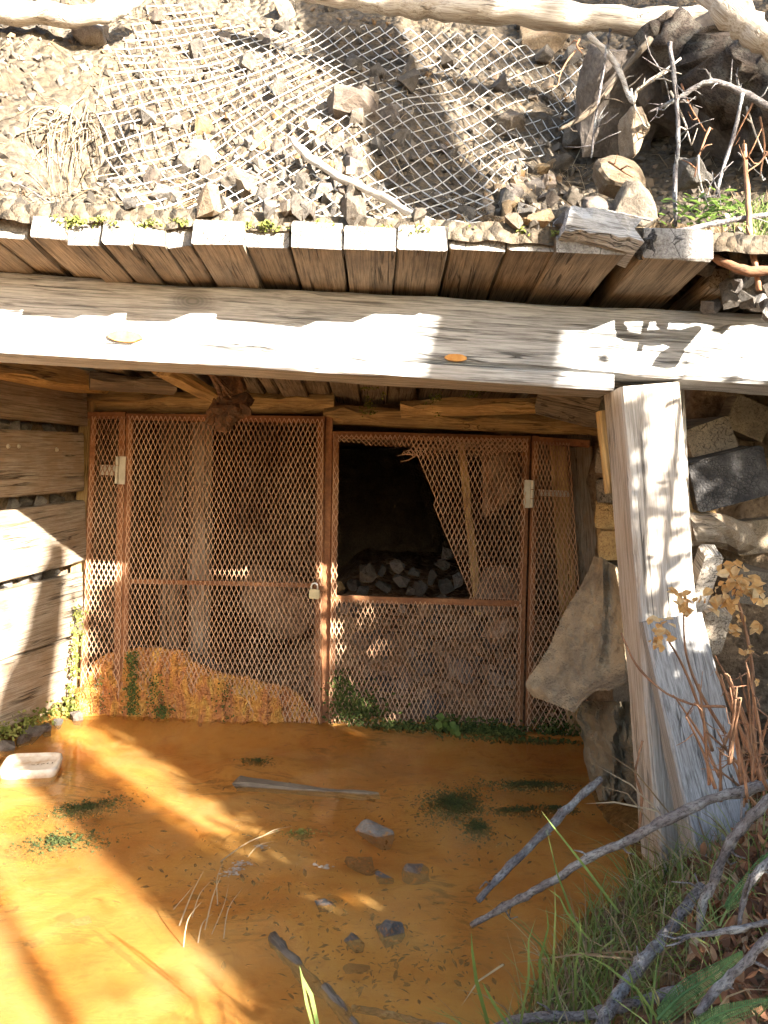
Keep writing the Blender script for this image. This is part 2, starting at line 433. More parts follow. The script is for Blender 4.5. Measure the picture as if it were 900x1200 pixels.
def rock_mesh(key, mat, seed, n=16, sub=0, flat=(1, 1, 1), rough=.12):
    k = (key, mat.name)
    if k in ROCKS: return ROCKS[k]
    rr = random.Random(seed); bm = bmesh.new()
    for i in range(n):
        v = V((rr.gauss(0, 1), rr.gauss(0, 1), rr.gauss(0, 1))).normalized() * rr.uniform(.78, 1.08)
        # push to a few flat sides
        for c in range(3):
            v[c] = max(-.72, min(.72, v[c] * 1.15)) if rr.random() < .7 else v[c]
        bm.verts.new((v.x * flat[0] * .5, v.y * flat[1] * .5, v.z * flat[2] * .5))
    res = bmesh.ops.convex_hull(bm, input=bm.verts)
    bmesh.ops.delete(bm, geom=list({g for g in res['geom_interior'] + res['geom_unused'] if isinstance(g, bmesh.types.BMVert)}), context='VERTS')
    if sub:
        bmesh.ops.bevel(bm, geom=bm.edges[:], offset=.035, segments=1, affect='EDGES', clamp_overlap=True)
        bmesh.ops.triangulate(bm, faces=bm.faces[:])
        for q in range(sub):
            long = [e for e in bm.edges if e.calc_length() > .16 / (q + 1)]
            bmesh.ops.subdivide_edges(bm, edges=long, cuts=1)
            bmesh.ops.triangulate(bm, faces=bm.faces[:])
        for v in bm.verts:
            d = noise.hetero_terrain(v.co * 3 + V((seed, 0, 0)), 1.0, 2.0, 4, .6)
            c = v.co.normalized(); v.co += c * (d - .8) * rough * .35
            q = noise.noise_vector(v.co * 7 + V((0, seed, 0))) * rough * .12; v.co += q
    bmesh.ops.recalc_face_normals(bm, faces=bm.faces[:])
    me = bpy.data.meshes.new('rock'); bm.to_mesh(me); bm.free(); me.materials.append(mat)
    ROCKS[k] = me; return me
def rmat(loc, size, rot=None, rr=random):
    rot = rot or (rr.uniform(0, 6.28), rr.uniform(0, 6.28), rr.uniform(0, 6.28))
    s = size if isinstance(size, tuple) else (size, size, size)
    from mathutils import Euler
    return Matrix.Translation(loc) @ Euler(rot).to_matrix().to_4x4() @ Matrix.Diagonal((*s, 1))
def stone(name, loc, size, mat, label, cat='stone', group=None, rot=None, seed=0, sub=2, n=16, rough=.12):
    me = rock_mesh('big%d_%d_%d' % (seed, sub, n), M[mat], seed * 13 + 5, n, sub, rough=rough)
    o = link(name, me, None, rmat(V(loc), size, rot)); return tag(o, label, cat, group)
def ribbon(mb, pts, w, nrm=None):
    """tapered leaf blade with a slight fold"""
    n = len(pts); o = len(mb.v); pts = [V(p) for p in pts]
    for i, p in enumerate(pts):
        t = (pts[min(i + 1, n - 1)] - pts[max(i - 1, 0)]).normalized()
        a = t.cross(nrm or V((0.3, -1, .2))).normalized()
        f = (1 - (i / (n - 1)) ** 2) if i else .8
        mb.v.append(tuple(p - a * w * f * .5)); mb.v.append(tuple(p + a * w * f * .5))
    for i in range(n - 1):
        mb.f.append((o + 2 * i, o + 2 * i + 1, o + 2 * i + 3, o + 2 * i + 2))
def blade(mb, base, h, lean, w, rr=random, n=4):
    base = V(base); d = V((rr.gauss(0, 1), rr.gauss(0, 1), 0)); d = d.normalized() if d.length else V((1, 0, 0))
    pts = [base + V((0, 0, h * t * (1 - .25 * lean * t))) + d * (lean * h * t * t * .8) for t in [i / n for i in range(n + 1)]]
    ribbon(mb, pts, w, V((-d.y, d.x, 0)) if False else V((rr.gauss(0, 1), rr.gauss(0, 1), .2)))
def leafcard(mb, c, size, rr=random, nrm=None, fold=.25, asp=.6):
    n = V(nrm) if nrm is not None else V((rr.gauss(0, 1), rr.gauss(0, 1), rr.gauss(0, 1) + .4))
    n.normalize(); a = n.orthogonal().normalized(); th = rr.uniform(0, 6.28)
    b = n.cross(a); u = a * math.cos(th) + b * math.sin(th); w = n.cross(u)
    c = V(c); l = size * .5; h = l * asp; up = n * size * fold
    vs = [c - u * l, c - u * l * .3 + w * h + up * .6, c + u * l * .4 + w * h * .8 + up * .5, c + u * l + up * .3 * rr.uniform(-1, 1),
          c + u * l * .4 - w * h * .8 + up * .5, c - u * l * .3 - w * h + up * .6]
    o = len(mb.v); mb.v += [tuple(x) for x in vs] + [tuple(c)]
    k = o + 6; mb.f += [(o + i, o + (i + 1) % 6, k) for i in range(6)]
def moss_pad(mb, c, rx, rz, n, s=.012, rr=random, dirn=V((0, -1, .6))):
    for _ in range(n):
        p = V(c) + V((rr.gauss(0, .45) * rx, rr.gauss(0, .3) * min(rx, rz), rr.gauss(0, .45) * rz))
        leafcard(mb, p, s * rr.uniform(.6, 1.5), rr, V((rr.gauss(0, .6), rr.gauss(0, .6), rr.gauss(0, .6))) + dirn)

# ================================================================ SETTING
# ---- hillside above the roof
def hill_lo(x, y):
    b = lerp_tab([(1.9, .748), (2.35, .82), (2.6, 1.08), (3.6, 2.42), (6, 4.6), (10, 7), (30, 16)], y); k = sst(2.1, 2.7, y)
    return b + k * .11 * nz(x * 1.1, y * 1.1, 3, 2) + .18 * sst(-.7, -1.5, x) * k - .12 * sst(.35, .7, x) * k * sst(1.4, .9, x) + ZC
def hillz(x, y):
    b = lerp_tab([(1.9, .748), (2.35, .82), (2.6, 1.08), (3.6, 2.42), (6, 4.6), (10, 7), (30, 16)], y)
    k = sst(2.1, 2.7, y)
    b += k * (.11 * nz(x * 1.1, y * 1.1, 3) + .06 * nz(x * 4, y * 4, 7) + .022 * nz(x * 14, y * 14, 1, 3)) + (1 - k) * .012 * nz(x * 9, y * 9, 5)
    b += .18 * sst(-.7, -1.5, x) * k          # bare clay bulge on the left
    b -= .12 * sst(.35, .7, x) * k * sst(1.4, .9, x)
    b -= .34 * math.exp(-((x + 1.10) / .10) ** 2 - ((y - 2.66) / .13) ** 2)      # hollow with roots
    if y < 1.993: b -= .05
    return b + ZC
def H(px, py, off=0.):
    r = ray(px, py); y = 1.95
    while y < 12:
        p = V((0, 0, ZC)) + r * y
        if p.z <= hillz(p.x, p.y): break
        y += .012
    return V((p.x, p.y, hillz(p.x, p.y) + off))
def grid(name, xs, ys, fz, mat, smooth=True):
    vs = [(x, y, fz(x, y)) for y in ys for x in xs]; n = len(xs)
    fs = [(j * n + i, j * n + i + 1, (j + 1) * n + i + 1, (j + 1) * n + i) for j in range(len(ys) - 1) for i in range(n - 1)]
    return mk(name, vs, fs, mat, smooth=smooth)
def rng(a, b, n): return [a + (b - a) * i / n for i in range(n + 1)]
ys = [1.992, 1.995] + rng(2.01, 4.2, 150) + rng(4.25, 30, 60)
xs = rng(-12, -2.4, 24) + rng(-2.36, 2.4, 240) + rng(2.5, 12, 24)
tag(grid('hillside', xs, ys, hillz, M['hill']), kind='structure')

tag(mk('backfill', [(x, 2.5 + .02 * nz(x, k), z) for k, z in enumerate((1.70, 1.85, 2.02)) for x in rng(-3, 3, 40)],
       [(j * 41 + i, j * 41 + i + 1, (j + 1) * 41 + i + 1, (j + 1) * 41 + i) for j in range(2) for i in range(40)], M['bank']), kind='structure')
# ---- right bank, wrapping round towards and behind the camera
SHORE = [(-6, -1.2), (.5, -.3), (1.2, .12), (1.58, .36), (2.04, .62), (2.25, .86), (2.6, .98), (3.75, 1.0)]
def bankz(x, y):
    d = x - lerp_tab(SHORE, y)
    h = -.16 + .16 * sst(-.25, 0, d) + .26 * sst(0, .5, d) + .30 * sst(.35, 1.0, d) * sst(1.2, 2.3, y) + .16 * max(0, d - .6) * sst(8, 2, d)
    if d > .0: h += min(1, d * 4) * (.05 * nz(x * 3, y * 3, 11) + .02 * nz(x * 11, y * 11, 2))
    return h
def BK(px, py, off=0.):
    r = ray(px, py); y = .6
    while y < 4:
        p = V((0, 0, ZC)) + r * y
        if p.z <= bankz(p.x, p.y): break
        y += .008
    return V((p.x, p.y, bankz(p.x, p.y) + off))
tag(grid('bank', rng(-1.5, 1.8, 140) + rng(1.9, 12, 40), rng(-6, .4, 40) + rng(.45, 3.1, 120), bankz, M['bank']), kind='structure')
# ---- wide forest floor all round
def farz(x, y):
    return -.35 + .9 * sst(2, 9, abs(x)) + .12 * nz(x * .3, y * .3)
tag(grid('ground', rng(-60, 60, 60), rng(-80, 1.2, 50), farz, M['bank']), kind='structure')

# ---- pool bed and water
def bedz(x, y):
    z = -.055 + .03 * nz(x * 1.6, y * 1.6, 4) + .010 * nz(x * 9, y * 9, 8)
    for (px, py, r, a) in ((298, 888, .19, .045), (383, 885, .17, .035), (120, 1150, .3, .02), (330, 1040, .2, .015)):
        c = PZ(px, py); q = ((x - c.x) ** 2 + (y - c.y) ** 2) / r ** 2
        z += a * math.exp(-q * q)
    c = PZ(470, 1090); z += .030 * math.exp(-((x - c.x) ** 2 / .12 + (y - c.y) ** 2 / .06))
    z += .05 * sst(3.35, 3.75, y)
    return z
tag(grid('pool_bed', rng(-2.6, 1.4, 130), rng(-2.0, 3.9, 170), bedz, M['bed']), kind='structure')
tag(grid('water', rng(-2.6, 1.3, 20), rng(-2.0, 3.82, 20), lambda x, y: 0., M['water']), kind='structure')

# ---- tunnel behind the gate: uneven rock walls, closed at the far end
def tunnel():
    vs, fs = [], []; prof = []
    for t in rng(0, 1, 24):
        # from lower left, up, over and down the right side
        if t < .35: prof.append((-1.62, -.2 + 1.95 * t / .35))
        elif t < .65: prof.append((-1.62 + 2.75 * (t - .35) / .3, 1.75))
        else: prof.append((1.13, 1.75 - 1.95 * (t - .65) / .35))
    ysn = rng(3.86, 8.6, 26)
    for y in ysn:
        for (x, z) in prof:
            d = .09 * nz(x * 2 + y, z * 2, y * 1.5)
            cx, cz = -.25, .9
            vs.append((x + (x - cx) * d, y, z + (z - cz) * d))
    n = len(prof)
    for j in range(len(ysn) - 1):
        for i in range(n - 1): fs.append((j * n + i, (j + 1) * n + i, (j + 1) * n + i + 1, j * n + i + 1))
    e = (len(ysn) - 1) * n; fs.append(tuple(e + i for i in range(n)))
    tag(mk('tunnel', vs, fs, M['tunnel'], smooth=True), kind='structure')
tunnel()
def rubz(x, y):
    """rubble slope rising behind the gate, higher on the right"""
    r = sst(-.75, -.15, x)
    h = -.12 + (.10 + .50 * r) * sst(3.78, 4.75, y) + .12 * sst(4.7, 6, y)
    return h + (.05 * nz(x * 3, y * 3, 2) + .02 * nz(x * 12, y * 12, 5)) * sst(3.76, 3.95, y)
tag(grid('rubble_slope', rng(-1.6, 1.15, 90), rng(3.77, 8.5, 110), rubz, M['rubble']), kind='structure')

# ---- earth behind the side walls
WA = V((-1.575, 3.15, 0)); WB = V((-1.45, 3.75, 0)); WD = (WB - WA).normalized()
def wallpt(y, z, off=0.):
    t = (y - WA.y) / (WB.y - WA.y); p = WA + (WB - WA) * t
    return V((p.x, p.y, z)) + V((WD.y, -WD.x, 0)) * off       # +off = towards the opening
def earth_left():
    vs, fs = [], []; ys_ = rng(1.2, 4.3, 50); zs = rng(-.3, 1.95, 34)
    for y in ys_:
        for z in zs:
            p = wallpt(y, z, -.10 + .035 * nz(y * 4, z * 4, 9)); vs.append(p)
        for k in (1, 2, 3):
            p = wallpt(y, 1.95 + .3 * k, -.1 - 1.2 * k); vs.append(p)
    n = len(zs) + 3
    for j in range(len(ys_) - 1):
        for i in range(n - 1): fs.append((j * n + i, j * n + i + 1, (j + 1) * n + i + 1, (j + 1) * n + i))
    tag(mk('earth_bank', vs, fs, M['tunnel'], smooth=True), kind='structure')
earth_left()
def earth_right():
    vs, fs = [], []
    path = [(1.02, 3.9), (1.08, 3.4), (1.22, 3.05), (1.7, 2.95), (2.6, 2.9), (5, 2.9)]
    pts = []
    for a, b in zip(path, path[1:]):
        for k in range(10): t = k / 10; pts.append((a[0] + (b[0] - a[0]) * t, a[1] + (b[1] - a[1]) * t))
    zs = rng(-.3, 2.1, 36)
    for x, y in pts:
        for z in zs:
            d = .06 * nz(x * 4, y * 4, z * 4)
            vs.append((x + d, y + d, z))
    n = len(zs)
    for j in range(len(pts) - 1):
        for i in range(n - 1): fs.append((j * n + i, (j + 1) * n + i, (j + 1) * n + i + 1, j * n + i + 1))
    tag(mk('earth_face', vs, fs, M['tunnel'], smooth=True), kind='structure')
earth_right()

# ================================================================ PORTAL TIMBERWORK
BY = 2.25                                    # front face of the portal frame
pf = root('portal_frame', (0, BY, 0), 'heavy weathered timber portal frame with post and leaning brace in front of the gate', 'timber frame')
bt_l, bt_r = P(0, 320, BY), P(900, 368, BY); bb_l, bb_r = P(0, 393, BY), P(900, 449, BY)
def ext(a, b, x): return a + (b - a) * ((x - a.x) / (b.x - a.x))
bd = .21
tl, tr_ = ext(bt_l, bt_r, -2.0), ext(bt_l, bt_r, 1.75); bl, br = ext(bb_l, bb_r, -2.0), ext(bb_l, bb_r, 1.75)
A = (tl + bl) / 2; B = (tr_ + br) / 2; dy = V((0, bd / 2, 0))
timber('header_beam', pf, M['grey'], A + dy, B + dy, bd, (tl - bl).length, seg=44, jit=.008, bev=.010, h2=(tr_ - br).length)
# plank nailed below the beam, ending at the post
t0, t1 = P(0, 394.5, BY - .015), P(720, 438.5, BY - .015); u0, u1 = P(0, 413, BY - .015), P(720, 457, BY - .015)
t0, t1, u0, u1 = ext(t0, t1, -1.95), t1, ext(u0, u1, -1.95), u1
dd = V((0, .085, 0))
timber('soffit_plank', pf, M['grey'], (t0 + u0) / 2 + dd, (t1 + u1) / 2 + dd, .17, (t0 - u0).length, seg=30, jit=.004, bev=.004, h2=(t1 - u1).length)
def knot(px, py, rx, rz, mat, name):
    c = P(px, py, BY - .005); mb = MB(); n = 20
    vs = [(c.x, c.y - .0012, c.z)]
    for (k, dy_) in ((.45, -.0012), (.8, -.0004), (.96, -.001), (1., .012)):
        vs += [(c.x + math.cos(a) * rx * k * (1 + .12 * nz(math.cos(a) * 2, math.sin(a) * 2, px)), c.y + dy_, c.z + math.sin(a) * rz * k * (1 + .12 * nz(math.cos(a) * 2, math.sin(a) * 2, px))) for a in [6.2832 * i / n for i in range(n)]]
    fs = [(0, 1 + (i + 1) % n, 1 + i) for i in range(n)]
    for j in range(3): fs += [(1 + j * n + i, 1 + j * n + (i + 1) % n, 1 + (j + 1) * n + (i + 1) % n, 1 + (j + 1) * n + i) for i in range(n)]
    mk(name, vs, fs, mat, pf, None, False)
_k = NT('knot_wood'); _c = _k.coords(rnd=False); _n = _k.noise(_c, 60, 5, .7)
M['knot'] = _k.fin(_k.ramp(_n, [(.35, (.09, .075, .065)), (.55, (.20, .175, .15)), (.7, (.30, .27, .24))]), .9, _k.bump(_n, .8, .006), .2)
_k = NT('fresh_scar_wood'); _c = _k.coords(rnd=False); _n = _k.noise(_c, 30, 4, .6)
M['scar'] = _k.fin(_k.ramp(_n, [(.35, (.42, .19, .05)), (.65, (.55, .30, .10))]), .85, _k.bump(_n, .4, .004), .2)
knot(146, 394, .052, .017, M['scar'], 'chip_scar'); knot(534, 419, .034, .011, M['scar'], 'chip_scar')
# post, leaning outward at the foot
pl0, pr0 = P(727, 449, BY), P(796, 449, BY)
pl1, pr1 = P(776, 1040, BY), P(845, 1040, BY)
c0, c1 = (pl0 + pr0) / 2 + V((0, .09, -.003)), (pl1 + pr1) / 2 + V((0, .09, 0))
c1 = c1 + (c1 - c0).normalized() * .15
pw = (pr0 - pl0).length
timber('post', pf, M['post'], c0, c1, .18, pw, up=V((1, 0, 0)), seg=24, jit=.005, bev=.008)
# short board on the back edge of the post
e0, e1 = P(705, 482, 2.47), P(715, 578, 2.47)
timber('cleat', pf, M['gold'], e0, e1, .05, .03, up=V((1, 0, 0)), seg=4)
e0, e1 = P(799, 452, 2.46), P(808, 640, 2.46)
timber('cleat', pf, M['post'], e0 + V((-.004, .03, 0)), e1 + V((-.004, .03, 0)), .05, .035, up=V((1, 0, 0)), seg=4)
# brace: shorter timber leaning further out, in front of the post
q0l, q0r = P(751, 727, BY - .035), P(823, 722, BY - .035)
q1l, q1r = P(826, 1032, BY - .17), P(898, 1027, BY - .17)
c0, c1 = (q0l + q0r) / 2 + V((.006, .025, 0)), (q1l + q1r) / 2 + V((0, .070, 0))
c1 = c1 + (c1 - c0).normalized() * .15
timber('brace', pf, M['brace'], c0, c1, .048, (q0r - q0l).length, w2=.15, up=V((1, 0, .12)), seg=16, jit=.004, bev=.006)
# mate of the post at the left end of the beam
lp0 = V((-1.72, BY + .1, bl.z + .0)); timber('post', pf, M['post'], V((-1.75, BY + .1, 1.435)), V((-1.86, BY + .1, -.15)), .18, .17, up=V((1, 0, 0)), seg=12)

# ---- roof planks: they stick out past the beam and run back to the gate
rf = root('plank_roof', (0, 2.0, 1.7), 'thick weathered roof planks with mossy sawn ends jutting over the beam', 'roof')
RFY, RBY = 1.99, 3.95
joints = [-120, -60, -10, 35, 78, 119, 157, 194, 224, 285, 340, 402, 464, 525, 594, 651, 733, 752, 836]
tops = {}
for i, (a, b) in enumerate(zip(joints, joints[1:])):
    if (a, b) == (733, 752): continue
    mx = (a + b) / 2
    yoff = random.uniform(-.025, .025)
    if a < 40: yoff += .02
    if a == 402: yoff = -.025
    if a == 752: yoff = -.01
    zt = 260 + (mx - 250) * .02 + random.uniform(-4, 3)       # top of the sawn end in the photo
    if mx > 520: zt += 8
    zb = 290 + (mx - 250) * .016 + random.uniform(-1.5, 1.5)
    if mx < 60: zb -= 6
    if a == 752: zt, zb = 268, 305
    Y = RFY + yoff
    pa, pb = P(a + .8, zb, Y), P(b - .8, zb, Y)
    th = (P(mx, zt, Y) - P(mx, zb, Y)).length
    w = (pb - pa).length
    c = (pa + pb) / 2 + V((0, 0, th / 2))
    skew = random.uniform(-.015, .015)
    back = V((c.x + skew, RBY, c.z - .062 * (RBY - Y) + random.uniform(-.004, .012)))
    if i == len(joints) - 2: back.x += .02
    timber('plank', rf, M['lag'], c, back, w, th, seg=12, jit=.006, bev=.005, jag=.012, end=M['endgrain'])
for x in (.98, 1.16, 1.36, 1.55):
    timber('plank', rf, M['lag'], V((x, 2.2 + random.uniform(-.03, .03), 1.745)), V((x, 3.0, 1.70)), .17, .055, seg=6, jit=.006)
# plank layer behind the gate line so that no daylight falls in
timber('plank', rf, M['lag'], V((-2.0, 4.0, 1.70)), V((1.4, 4.0, 1.68)), .3, .05, seg=8)

# ---- plank wall on the left
pw_ = root('plank_wall', (-1.6, 3.0, 0), 'broad muddy planks stacked as a side wall with stones showing in the gaps', 'plank wall')
zr = [(.478, .314, .517, .350), (.268, -.012, .320, .0375), (-.064, -.369, -.0125, -.296), (-.403, -.684, -.35, -.650), (-.690, -.988, -.672, -.9625)]
for i, (nt, nb, ft, fb) in enumerate(zr):
    off = [.0, .004, .012, .022, .004][i]
    def at(y, zn, zf): return zn + (zf - zn) * (y - 3.15) / .6 + ZC
    ynear, yfar = 1.9, [3.72, 3.71, 3.73, 3.72, 3.70][i]
    zc0 = (at(ynear, nt, ft) + at(ynear, nb, fb)) / 2; zc1 = (at(yfar, nt, ft) + at(yfar, nb, fb)) / 2
    hh = ((nt - nb) + (ft - fb)) / 2
    o = timber('plank', pw_, M['wall'], wallpt(ynear, zc0, off - .024), wallpt(yfar, zc1, off - .024), .048, hh, seg=26, jit=.005, bev=.005, jag=.015)
    if i == 1:
        for (px, py) in ((9, 523), (21, 523), (66, 527)):
            r = ray(px, py); yy = 2.0
            while yy < 4 and (V((0, 0, ZC)) + r * yy).x > wallpt(yy, 0, off).x: yy += .005
            p = V((0, 0, ZC)) + r * yy
            mb = MB(); mb.tube([p, p + V((.008, -.001, 0))], [.011, .007], 8); mb.build('bolt_head', M['hinge'], o)
a, b = P(-60, 418, 2.85), P(118, 448, 3.72)
timber('top_plate', pw_, M['gold'], a + V((.02, 0, 0)), b, .12, .11, seg=8, jit=.01, bev=.015)
# ================================================================ THE GATE
GY = 3.75
gate = root('gate_surround', (-.4, GY, 0), 'rusty fixed steel gate surround with narrow mesh panels on both sides', 'gate frame')
gl = root('gate_leaf', (-.75, GY, 0), 'rusty mesh gate leaf closed with a padlock, orange crust at its foot', 'gate')
gr = root('gate_leaf', (.2, GY, 0), 'rusty mesh gate leaf torn open, showing the dark tunnel behind', 'gate')
def bar(name, par, x0, y0, x1, y1, wpx=8, dep=.030, mat='rust', dY=0.):
    A, B = P(x0, y0, GY + dY), P(x1, y1, GY + dY)
    d = B - A; up = V((d.z, 0, -d.x)).normalized()
    return timber(name, par, M[mat], A, B, dep, wpx / 240., up=up, seg=8, jit=.0015, bev=.002)
def inpoly(x, y, poly):
    c = False; n = len(poly)
    for i in range(n):
        (x1, y1), (x2, y2) = poly[i], poly[i - 1]
        if (y1 > y) != (y2 > y) and x < (x2 - x1) * (y - y1) / (y2 - y1) + x1: c = not c
    return c
def expanded(name, par, cs, holes=(), dY=-.02, cw=2.8, ch=12.2, wave=.012, mat='mesh', th=.0024, keep=None, bend=None):
    """expanded metal: zigzag strands that meet their neighbours; cs = corners TL TR BR BL in photo pixels at the gate's depth"""
    (ax, ay), (bx, by), (cx, cy), (dx, dy_) = cs
    wd = ((bx - ax) + (cx - dx)) / 2; hd = ((dy_ - ay) + (cy - by)) / 2
    nc = max(1, round(wd / cw)); nr = max(2, round(hd / (ch / 2)))
    mb = MB(); hw = .5 * .94
    for i in range(nc + 1):
        run = []
        for j in range(nr + 1):
            s = (i + (hw if (i + j) % 2 else -hw)) / nc; s = min(max(s, 0), 1); t = j / nr
            px = (ax + (bx - ax) * s) * (1 - t) + (dx + (cx - dx) * s) * t
            py = (ay + (by - ay) * s) * (1 - t) + (dy_ + (cy - dy_) * s) * t
            ok = not any(inpoly(px, py, h) for h in holes) and (keep is None or inpoly(px, py, keep))
            if ok:
                y = GY + dY + wave * nz(px * .012, py * .012, 3, 2)
                if bend: y += bend(px, py)
                run.append(P(px, py, y))
            if (not ok or j == nr):
                if len(run) > 1: mb.tube(run, th * 1.05, 4, cap=False, sq=1.)
                run = []
    return mb.build(name, M[mat], par)
# fixed surround
bar('stile', gate, 144.5, 484, 136, 852, 7); bar('stile', gate, 111, 486, 96, 850, 7)
bar('top_rail', gate, 104, 487, 148, 487, 8, .034)
bar('mullion', gate, 386, 489, 380.5, 862, 8.5, .04, dY=.022)
bar('stile', gate, 627, 511, 618, 872, 7.5); bar('top_rail', gate, 623, 516, 690, 520, 8, .034)
expanded('mesh_panel', gate, [(108, 488), (147, 488), (139, 850), (93, 845)])
expanded('mesh_panel', gate, [(626, 517), (667, 519), (692, 872), (617, 870)])
# left leaf
bar('stile', gl, 153, 485, 144, 852, 8); bar('stile', gl, 376.5, 489, 372.5, 857, 9)
bar('rail', gl, 149, 488.5, 381, 492.5, 8, .034); bar('rail', gl, 141, 848, 376, 855, 8, .034)
bar('rail', gl, 150, 681, 374, 686, 5, .028, dY=.004)
expanded('mesh_panel', gl, [(151, 487), (379, 491), (375, 856), (142, 850)])
# right leaf
bar('stile', gr, 394, 508, 388, 862, 7); bar('stile', gr, 617, 512, 607.5, 868, 8)
bar('rail', gr, 390, 509.5, 621, 515.5, 8, .034); bar('rail', gr, 388, 701, 611, 707, 7.5, .034); bar('rail', gr, 384, 859, 608, 866, 8, .034)
hole = [(397.5, 515), (440, 519), (482, 526), (489, 541), (510, 596), (530, 652), (549, 703), (397, 699)]
expanded('mesh_panel', gr, [(391, 508), (619, 514), (611, 706), (388, 699)], holes=[hole],
         bend=lambda px, py: -.05 * sst(120, 0, abs((px - 489) - (py - 541) * .37)) * sst(700, 560, py) * (1 if px > 470 else 0))
expanded('mesh_panel', gr, [(388, 702), (611, 708), (609, 868), (385, 862)])
# torn upper strip folded over on itself, frayed tip to the left
expanded('torn_flap', gr, [(470, 512), (618, 514), (616, 536), (472, 536)], dY=-.045, cw=3., ch=7,
         keep=[(466, 533), (484, 520), (520, 513), (620, 512), (620, 531), (520, 536), (492, 541), (478, 534)])
expanded('torn_flap', gr, [(396, 510), (620, 516), (618, 531), (396, 520)], dY=-.033, cw=2.9, ch=6.6,
         keep=[(396, 508), (620, 512), (620, 530), (520, 531), (470, 527), (396, 518)])
mb = MB()
for (x, y) in ((466, 534), (470, 541), (474, 529)):
    mb.tube([P(488, 533, GY - .045), P((x + 488) / 2, y - 2, GY - .05), P(x, y, GY - .06)], [.004, .003, .0015], 5)
mb.build('frayed_strand', M['mesh'], gr)
# hinges
def hinge(par, px, py, flip):
    c = P(px, py, GY - .030); h = par
    mb = MB(); mb.box(c + V((.0 + flip * .016, .004, 0)), .032, .004, .135)
    o = mb.build('hinge', M['hinge'], h)
    mb = MB()
    for k in (-1, 0, 1): mb.tube([c + V((-flip * .006, -.006, k * .045 - .0205)), c + V((-flip * .006, -.006, k * .045 + .0205))], .0085, 10)
    mb.build('knuckle', M['hinge'], o)
hinge(gl, 139, 551, 1); hinge(gr, 622, 579, -1)
mb = MB(); mb.box(P(128, 551, GY + .008), .085, .006, .05); mb.build('hinge_strap', M['hinge'], gate)
mb = MB(); mb.box(P(649, 578, GY + .006), .15, .006, .03); mb.build('hinge_strap', M['hinge'], gate)
# padlock
pk = root('padlock', P(368, 700, GY - .06), 'brass padlock with steel shackle locking the two gate leaves', 'padlock')
bm = bmesh.new(); bmesh.ops.create_cube(bm, size=1)
for v in bm.verts: v.co = V((v.co.x * .050, v.co.y * .022, v.co.z * .046))
bmesh.ops.bevel(bm, geom=bm.edges[:], offset=.004, segments=2, affect='EDGES')
me = bpy.data.meshes.new('body'); bm.to_mesh(me); bm.free(); me.materials.append(M['brass'])
link('body', me, pk, Matrix.Translation(P(368.5, 696, GY - .06)))
c = P(368.5, 691, GY - .06); mb = MB()
mb.tube([c + V((-.015, 0, -.008))] + [c + V((-.015 * math.cos(a), 0, .016 + .015 * math.sin(a))) for a in rng(0, math.pi, 10)] + [c + V((.015, 0, -.008))], .0048, 8)
mb.build('shackle', M['chrome'], pk, True)
mb = MB(); mb.box(P(374, 690, GY - .035), .05, .006, .03); mb.build('hasp', M['rust'], gl)

# ---- timbers round the gate
gs = root('timber_set', (-.3, 3.85, 0), 'old stained timber set framing the gate, lintel logs and side posts', 'timber frame')
timber('side_post', gs, M['gold'], P(106, 470, 3.80), P(86, 850, 3.80), .08, .075, up=V((1, 0, 0)), seg=12, jit=.008)
timber('side_post', gs, M['wall'], P(682, 524, 3.86), P(706, 880, 3.86), .09, .12, up=V((1, 0, 0)), seg=12, jit=.012, bev=.02)
timber('side_post', gs, M['gold'], P(653, 517, 3.80), P(676, 872, 3.80), .03, .085, up=V((1, 0, 0)), seg=10, jit=.006)
timber('lintel', gs, M['gold'], P(95, 470, 3.82), P(392, 473, 3.82), .12, .10, seg=14, jit=.012, bev=.03)
timber('lintel', gs, M['gold'], P(380, 487, 3.81), P(705, 501, 3.81), .12, .085, seg=14, jit=.014, bev=.025)
timber('lintel', gs, M['gold'], P(470, 478, 3.6), P(705, 476, 3.5), .10, .07, seg=10, jit=.018, bev=.025)
timber('lintel', gs, M['lag'], P(640, 470, 3.3), P(712, 485, 3.1), .16, .13, seg=8, jit=.012, bev=.02)
timber('lintel', gs, M['lag'], P(105, 446, 3.4), P(205, 452, 3.55), .12, .06, seg=6, jit=.016, bev=.02)
timber('lintel', gs, M['gold'], P(190, 432, 3.0), P(262, 470, 3.7), .10, .05, seg=6, jit=.012, bev=.015)
for k, (px, py, Y0, ln) in enumerate(((238, 520, 4.35, 0), (205, 560, 4.5, 0), (556, 620, 4.3, 0))):
    if k < 2: timber('inner_post', gs, M['wall'] if k == 0 else M['lag'], P(px, 470, Y0), P(px - 6, 860, Y0), .12, .13, up=V((1, 0, 0)), seg=8, jit=.02, bev=.03)
    else: timber('inner_post', gs, M['gold'], P(540, 520, Y0), P(562, 720, Y0), .04, .045, up=V((1, 0, 0)), seg=8, jit=.008)
